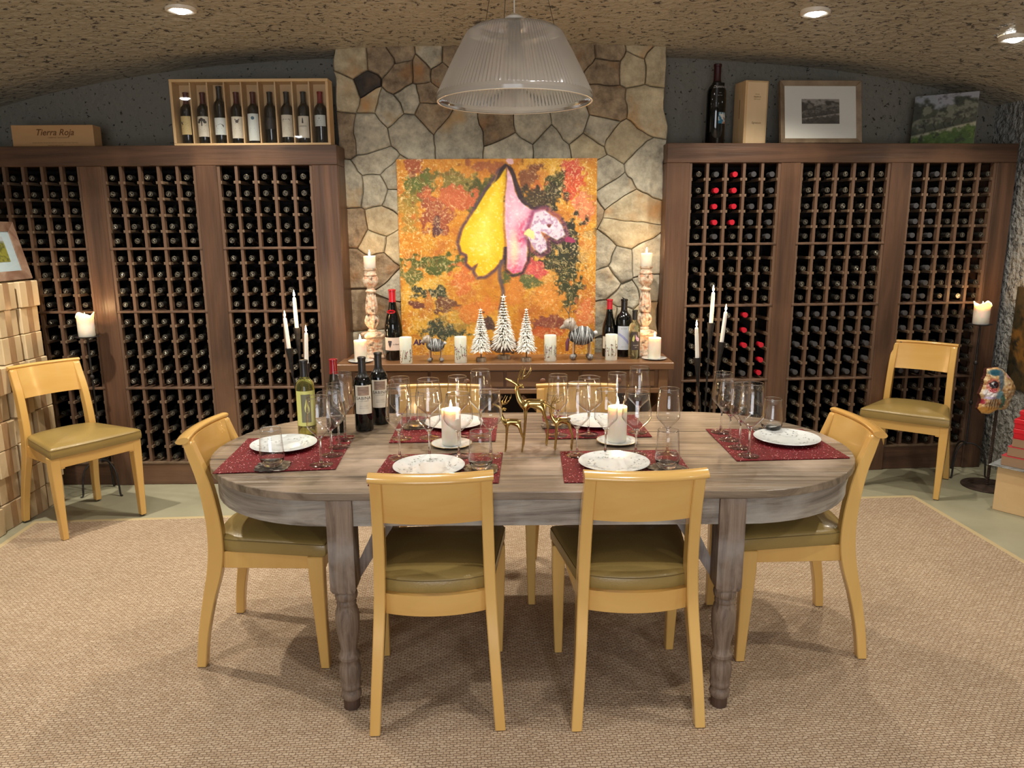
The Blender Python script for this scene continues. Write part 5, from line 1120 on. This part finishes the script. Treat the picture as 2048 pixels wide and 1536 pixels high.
for k, (h_, u, m_, l_, d) in enumerate([(.058, .012, taupeb, None, 'lowest taupe gift box resting on the glossy sheet'), (.055, .034, taupeb, None, 'middle taupe gift box in the stack above the crate'), (.050, .050, taupeb, None, 'highest taupe gift box directly under the red boxes'),
        (.055, .052, redb, redl, 'lowest bright red gift box on the taupe boxes'), (.055, .050, redb, redl, 'second red gift box from bottom of the stack'), (.050, .070, redb, redl, 'third red gift box just under the topmost one'), (.045, .088, redb, redl, 'topmost red gift box with a white sticker')]):
    t = rbox('gift_box', d, m_, u, .30, .14, zz, zz+h_-.002, 'stack of gift boxes above the crate', off=u*.3, lid=l_)
    if m_ is taupeb: MB().box(u-.001, u+.301, u*.3-.001, u*.3+.141, h_-.004, h_-.001).build('red_edge', pinklip, t)
    if k == 6: MB().box(u+.010, u+.040, u*.3-.0045, u*.3-.003, .006, .036).build('white_sticker', whitep, t)
    zz += h_
# painting on the right wall
wp = thing('wall_painting', 'dark ochre painting hanging on the rough right wall', 'painting', (3.185, 4.74, .57), math.radians(-90))
MB().box(0, .75, 0, .012, 0, .64).build('canvas', M('ochre canvas edge', (150, 104, 50), .7), wp)
def dark(u, v):
    n_ = fbm(u*9, v*9, 3); c = np.zeros(u.shape+(3,))+np.array([70, 58, 34]); c = mixc(c, (140, 96, 40), np.clip((n_-.5)*5, 0, 1)); return mixc(c, (40, 40, 28), np.clip((fbm(u*20, v*20, 8)-.55)*6, 0, 1))
picture('painted_surface', .75, .64, 60, 50, dark, wp, fl(.375, -.001, 0))

# ---------------------------------------------------------------- on top of the left rack
t = thing('wooden_wine_box', 'flat branded pale wooden wine box lettered Tierra Roja on the left rack', 'box', (-2.972, 4.68, 2.0705))
MB().box(0, .487, 0, .09, 0, .134).build('case', M('warm branded pine', (206, 164, 114), .5, col2=(192, 146, 98), ns=5, stretch=(.2, 1, 1)), t, bevel=.002)
mb = MB(); face_text(mb, 'Tierra Roja', .050, .255, -.0008, .076, shear=.35, bold=.0006); face_text(mb, 'CABERNET SAUVIGNON', .0105, .275, -.0008, .059, space=1.1); mb.build('brand_lettering', brownink, t)
mb = MB(); face_text(mb, 'ESTATE GROWN, PRODUCED AND BOTTLED BY TIERRA ROJA VINEYARDS', .0075, .255, -.0008, .030, space=1.1); face_text(mb, 'OAKVILLE  NAPA VALLEY', .0075, .255, -.0008, .016, space=1.1); mb.build('small_print', brownink, t)
cx0, cw, chh, cd = -1.975, .920, .372, .108
t = thing('bottle_display_case', 'pale wooden display case with nine compartments on the left rack', 'case', (cx0, 4.60, 2.0705))
for nm, a in (('bottom_board', (0, cw, 0, cd, 0, .016)), ('top_board', (0, cw, 0, cd, chh-.016, chh)), ('side_board', (0, .016, 0, cd, .016, chh-.016)), ('side_board', (cw-.016, cw, 0, cd, .016, chh-.016))):
    MB().box(*a).build(nm, pine if 'side' not in nm else pinev, t, bevel=.0015)
MB().box(.016, cw-.016, cd-.008, cd-.001, .016, chh-.016).build('back_board', pine, t)
cell = (cw-.032)/9
for k in range(1, 9): MB().box(.016+k*cell-.004, .016+k*cell+.004, .012, cd-.008, .016, chh-.016).build('divider', pinev, t)
MB().box(.016, cw-.016, .006, .008, .016, chh-.016).build('glass_pane', pane_glass, t)
def emblem(kind):
    def fn(l, r):
        mb = MB(); R3 = r+.0003
        def P_(u, z): return (R3*math.cos(-PI/2+u/r), R3*math.sin(-PI/2+u/r), z)
        def poly(pts): mb.add([P_(u, z) for u, z in pts], [tuple(range(len(pts)))])
        def lines(z, n_=3, w_=.022):
            for q in range(n_): a = w_*(.6+.4*((q*7) % 3)/2); poly([(-a, z-q*.010), (a, z-q*.010), (a, z-q*.010+.0018), (-a, z-q*.010+.0018)])
        if kind == 'duck':
            poly([(-.022, .128), (-.014, .120), (-.004, .124), (.008, .120), (.020, .114), (.008, .106), (-.010, .106), (-.018, .112), (-.024, .120)]); poly([(-.020, .103), (.024, .103), (.020, .100), (-.018, .100)]); poly([(-.030, .143), (.030, .143), (.030, .146), (-.030, .146)])
        if kind == 'tree':
            for u, z in ((-.012, .132), (.012, .132), (0, .138), (-.018, .122), (.018, .122)): poly([(u+.010*math.cos(q), z+.008*math.sin(q)) for q in [2*PI*j/8 for j in range(8)]])
            poly([(-.003, .10), (.003, .10), (.004, .13), (-.004, .13)]); poly([(-.022, .10), (.022, .10), (.022, .104), (-.022, .104)])
        if kind == 'land': poly([(-.022, .092), (.024, .092), (.024, .104), (.014, .110), (.004, .112), (-.008, .106), (-.022, .104)])
        if kind == 'stag':
            poly([(-.006, .116), (.006, .116), (.010, .126), (.006, .134), (-.006, .132), (-.010, .124)])
            for s in (-1, 1): poly([(s*.004, .132), (s*.012, .142), (s*.010, .134)]); poly([(s*.006, .132), (s*.016, .138), (s*.012, .130)])
            poly([(-.012, .112), (.012, .112), (.012, .114), (-.012, .114)])
        if kind == 'round': poly([(.004+.010*math.cos(q), .143+.010*math.sin(q)) for q in [2*PI*j/14 for j in range(14)]])
        if kind == 'house': poly([(-.022, .124), (.022, .126), (.022, .134), (.016, .138), (.010, .134), (-.002, .136), (-.010, .133), (-.018, .138), (-.022, .134)])
        if kind == 'tower': poly([(-.004, .112), (.006, .112), (.004, .136), (.001, .146), (-.002, .136)]); wrap_text(mb, 'HAVENS', .012, R3+.0002, .092, space=1.1)
        if kind == 'small': poly([(-.002, .136), (.002, .136), (.002, .142), (-.002, .142)]); lines(.125, 2, .018)
        if kind not in ('tower', 'small'): lines(.085 if kind != 'tree' else .080)
        if kind == 'copper': mb = MB(); lines(.135, 5, .022)
        mb.build('printed_emblem', {'round': blueink, 'copper': goldink}.get(kind, inkm), l)
    return fn
CASE = [('first', burgcap, yellowp, (.052, .156), 'duck', 'yellow label with a duck'), ('second', burgcap, cream, (.040, .154), 'tree', 'cream label with a tree'), ('third', blackcap, whitep, (.050, .146), 'land', 'torn white label and tall neck'),
        ('fourth', burgcap, cream, (.030, .152), 'stag', 'cream label with a stag head'), ('fifth', burgcap, whitep, (.016, .168), 'round', 'long white label with a blue disc'), ('sixth', blackcap, M('near-black label', (22, 20, 20), .5), (.080, .145), 'copper', 'black label with copper lettering'),
        ('seventh', blackcap, cream, (.036, .160), 'house', 'cream label with a house'), ('eighth', blackcap, cream, (.030, .153), 'tower', 'cream label with a tower'), ('ninth', M('dark red capsule', (120, 20, 24), .25), whitep, (.095, .158), 'small', 'short white label and red neck')]
for k, (on, cm_, lm, (z0, z1), em, d) in enumerate(CASE):
    hh = .325 if k == 2 else .292
    bottle('wine_bottle', f'{on} bottle in the display case, dark with {d}', 'bottles in the display case', (cx0+.016+cell*(k+.5), 4.60+.062, 2.0705+.0165), rb_.uniform(-.2, .25), hh, .0365, bottle_prof(hh, .0365), darkglass, cm_, .225 if k != 2 else .250, (z0, z1, 1.05), lm, emblem(em))
# ---------------------------------------------------------------- on top of the right rack
RT = 2.0805
scrm = M('silver script', (170, 166, 160), .4, metal=.3)
def maglab(l, r):
    mb = MB(); wrap_text(mb, 'Dominica', .022, r+.0004, .330, shear=.3); wrap_text(mb, 'NAPA', .006, r+.0004, .300); wrap_text(mb, 'RED WINE', .006, r+.0004, .285); mb.build('script_lettering', scrm, l)
    mb = MB(); label_patch(mb, r+.0005, .125, .190, -PI/2-.10, -PI/2+.82, 8); p_ = mb.build('picture', M('blue abstract print', (40, 110, 140), .5, col2=(214, 214, 206), ns=38, lo=.45, hi=.55, col3=(190, 110, 50), ns3=26, lo3=.58, hi3=.62), l, smooth=60)
bottle('magnum_bottle', 'tall dark magnum bottle with script and small picture on the right rack', 'bottles on the racks', (1.262, 4.85, RT), .12, .475, .058, bottle_prof(.475, .058, .021), darkglass, M('dark maroon capsule', (52, 14, 20), .3), .375, (.280, .36, .5), M('bare glass label', (9, 9, 9), .1), maglab)
t = thing('wooden_wine_box', 'upright pale wooden wine box with sliding lid beside the magnum bottle', 'box', (1.425, 4.80, RT), math.radians(14))
MB().box(0, .155, 0, .13, 0, .375).build('case', pinev, t, bevel=.003)
MB().box(.012, .143, -.004, .002, .006, .366).build('sliding_lid', M('paler pine lid', (226, 200, 158), .5, col2=(214, 184, 142), ns=5, stretch=(1, 1, .2)), t, bevel=.0015)
MB().box(-.0008, .001, .06, .064, .16, .27).build('slot', brownink, t)
mb = MB(); face_text(mb, 'ESTATE', .008, .078, -.0052, .292, space=1.1); face_text(mb, 'RESERVE', .012, .078, -.0052, .276, space=1.1); face_text(mb, 'NAPA VALLEY', .007, .078, -.0052, .264); face_text(mb, 'Signature', .017, .078, -.0052, .125, shear=.4); mb.build('lettering', brownink, t)
t = thing('framed_print', 'grey landscape print with wide white mat in a champagne frame on the right rack', 'picture', (1.640, 4.78, RT)); t.rotation_euler = (math.radians(-11), 0, math.radians(3))
champ = M('champagne wood frame', (150, 132, 108), .35, col2=(120, 102, 82), ns=12, coat=.3, metal=.25)
frame(t, .505, .378, .034, champ, .030)
frame_in = thing; MB().box(.030, .475, -.018, -.012, .030, .348).build('mat_board', M('white mat board', (224, 224, 216), .7), t)
def olives(bw):
    def fn(u, v):
        n_ = fbm(u*5, v*5, 3); m_ = fbm(u*16, v*16, 9); c = np.zeros(u.shape+(3,))+np.array([150, 154, 162])
        hill = .30+.10*np.sin(u*5)+.5*(n_-.5); c = mixc(c, (58, 62, 50), np.clip((v-hill+.18)*12, 0, 1)); 
        for k, (x, y, r_) in enumerate([(.15, .62, .14), (.32, .55, .16), (.5, .48, .18), (.68, .42, .20), (.88, .38, .22), (.25, .35, .12)]):
            d = np.hypot(u-x, (v-y)*1.1)/r_+(m_-.5)*1.1; c = mixc(c, (74, 78, 62), np.clip((1.15-d)*4, 0, 1)); d2 = np.hypot(u-x+.02, (v-y)*1.1+.05)/r_+(m_-.5)*1.3; c = mixc(c, (132, 134, 116), np.clip((.85-d2)*4, 0, 1)*.8)
        g_ = v-(.80-.22*u); c = mixc(c, (168, 166, 140), np.clip((g_+.03)*30, 0, 1)); c = mixc(c, (70, 96, 40), np.clip((g_-.01+.2*(m_-.5))*14, 0, 1)); c = mixc(c, (110, 134, 60), np.clip((m_-.5)*6, 0, 1)*np.clip(g_*10, 0, 1)*.6)
        for x in (.2, .36, .52, .66, .8): c = mixc(c, (40, 36, 30), np.clip(1.4-np.abs(u-x-.02*np.sin(v*30))/.008, 0, 1)*((v > .55-.2*(x-.2)) & (v < .78-.22*x)))
        c = mixc(c, (34, 34, 30), np.clip((fbm(u*12, v*12, 5)-.58)*6, 0, 1)*.6)
        if bw: l_ = c.mean(axis=2, keepdims=True); c = np.repeat(l_, 3, 2)*np.array([1, .98, .95])*.95
        return c
    return fn
picture('landscape_print', .235, .150, 90, 60, olives(True), t, fl(.2525, -.0195, .118), mat=printm)
MB().box(.030, .475, -.0205, -.020, .030, .348).build('glass_pane', pane_glass, t)
t = thing('small_canvas', 'small unframed green canvas of olive trees at the right end of the right rack', 'painting', (2.555, 5.005, RT)); t.rotation_euler = (math.radians(-8), 0, math.radians(-33))
MB().box(0, .35, 0, .018, 0, .315).build('canvas', M('white canvas edge', (206, 204, 196), .7), t)
picture('painted_surface', .35, .315, 110, 80, olives(False), t, fl(.175, -.001, 0))
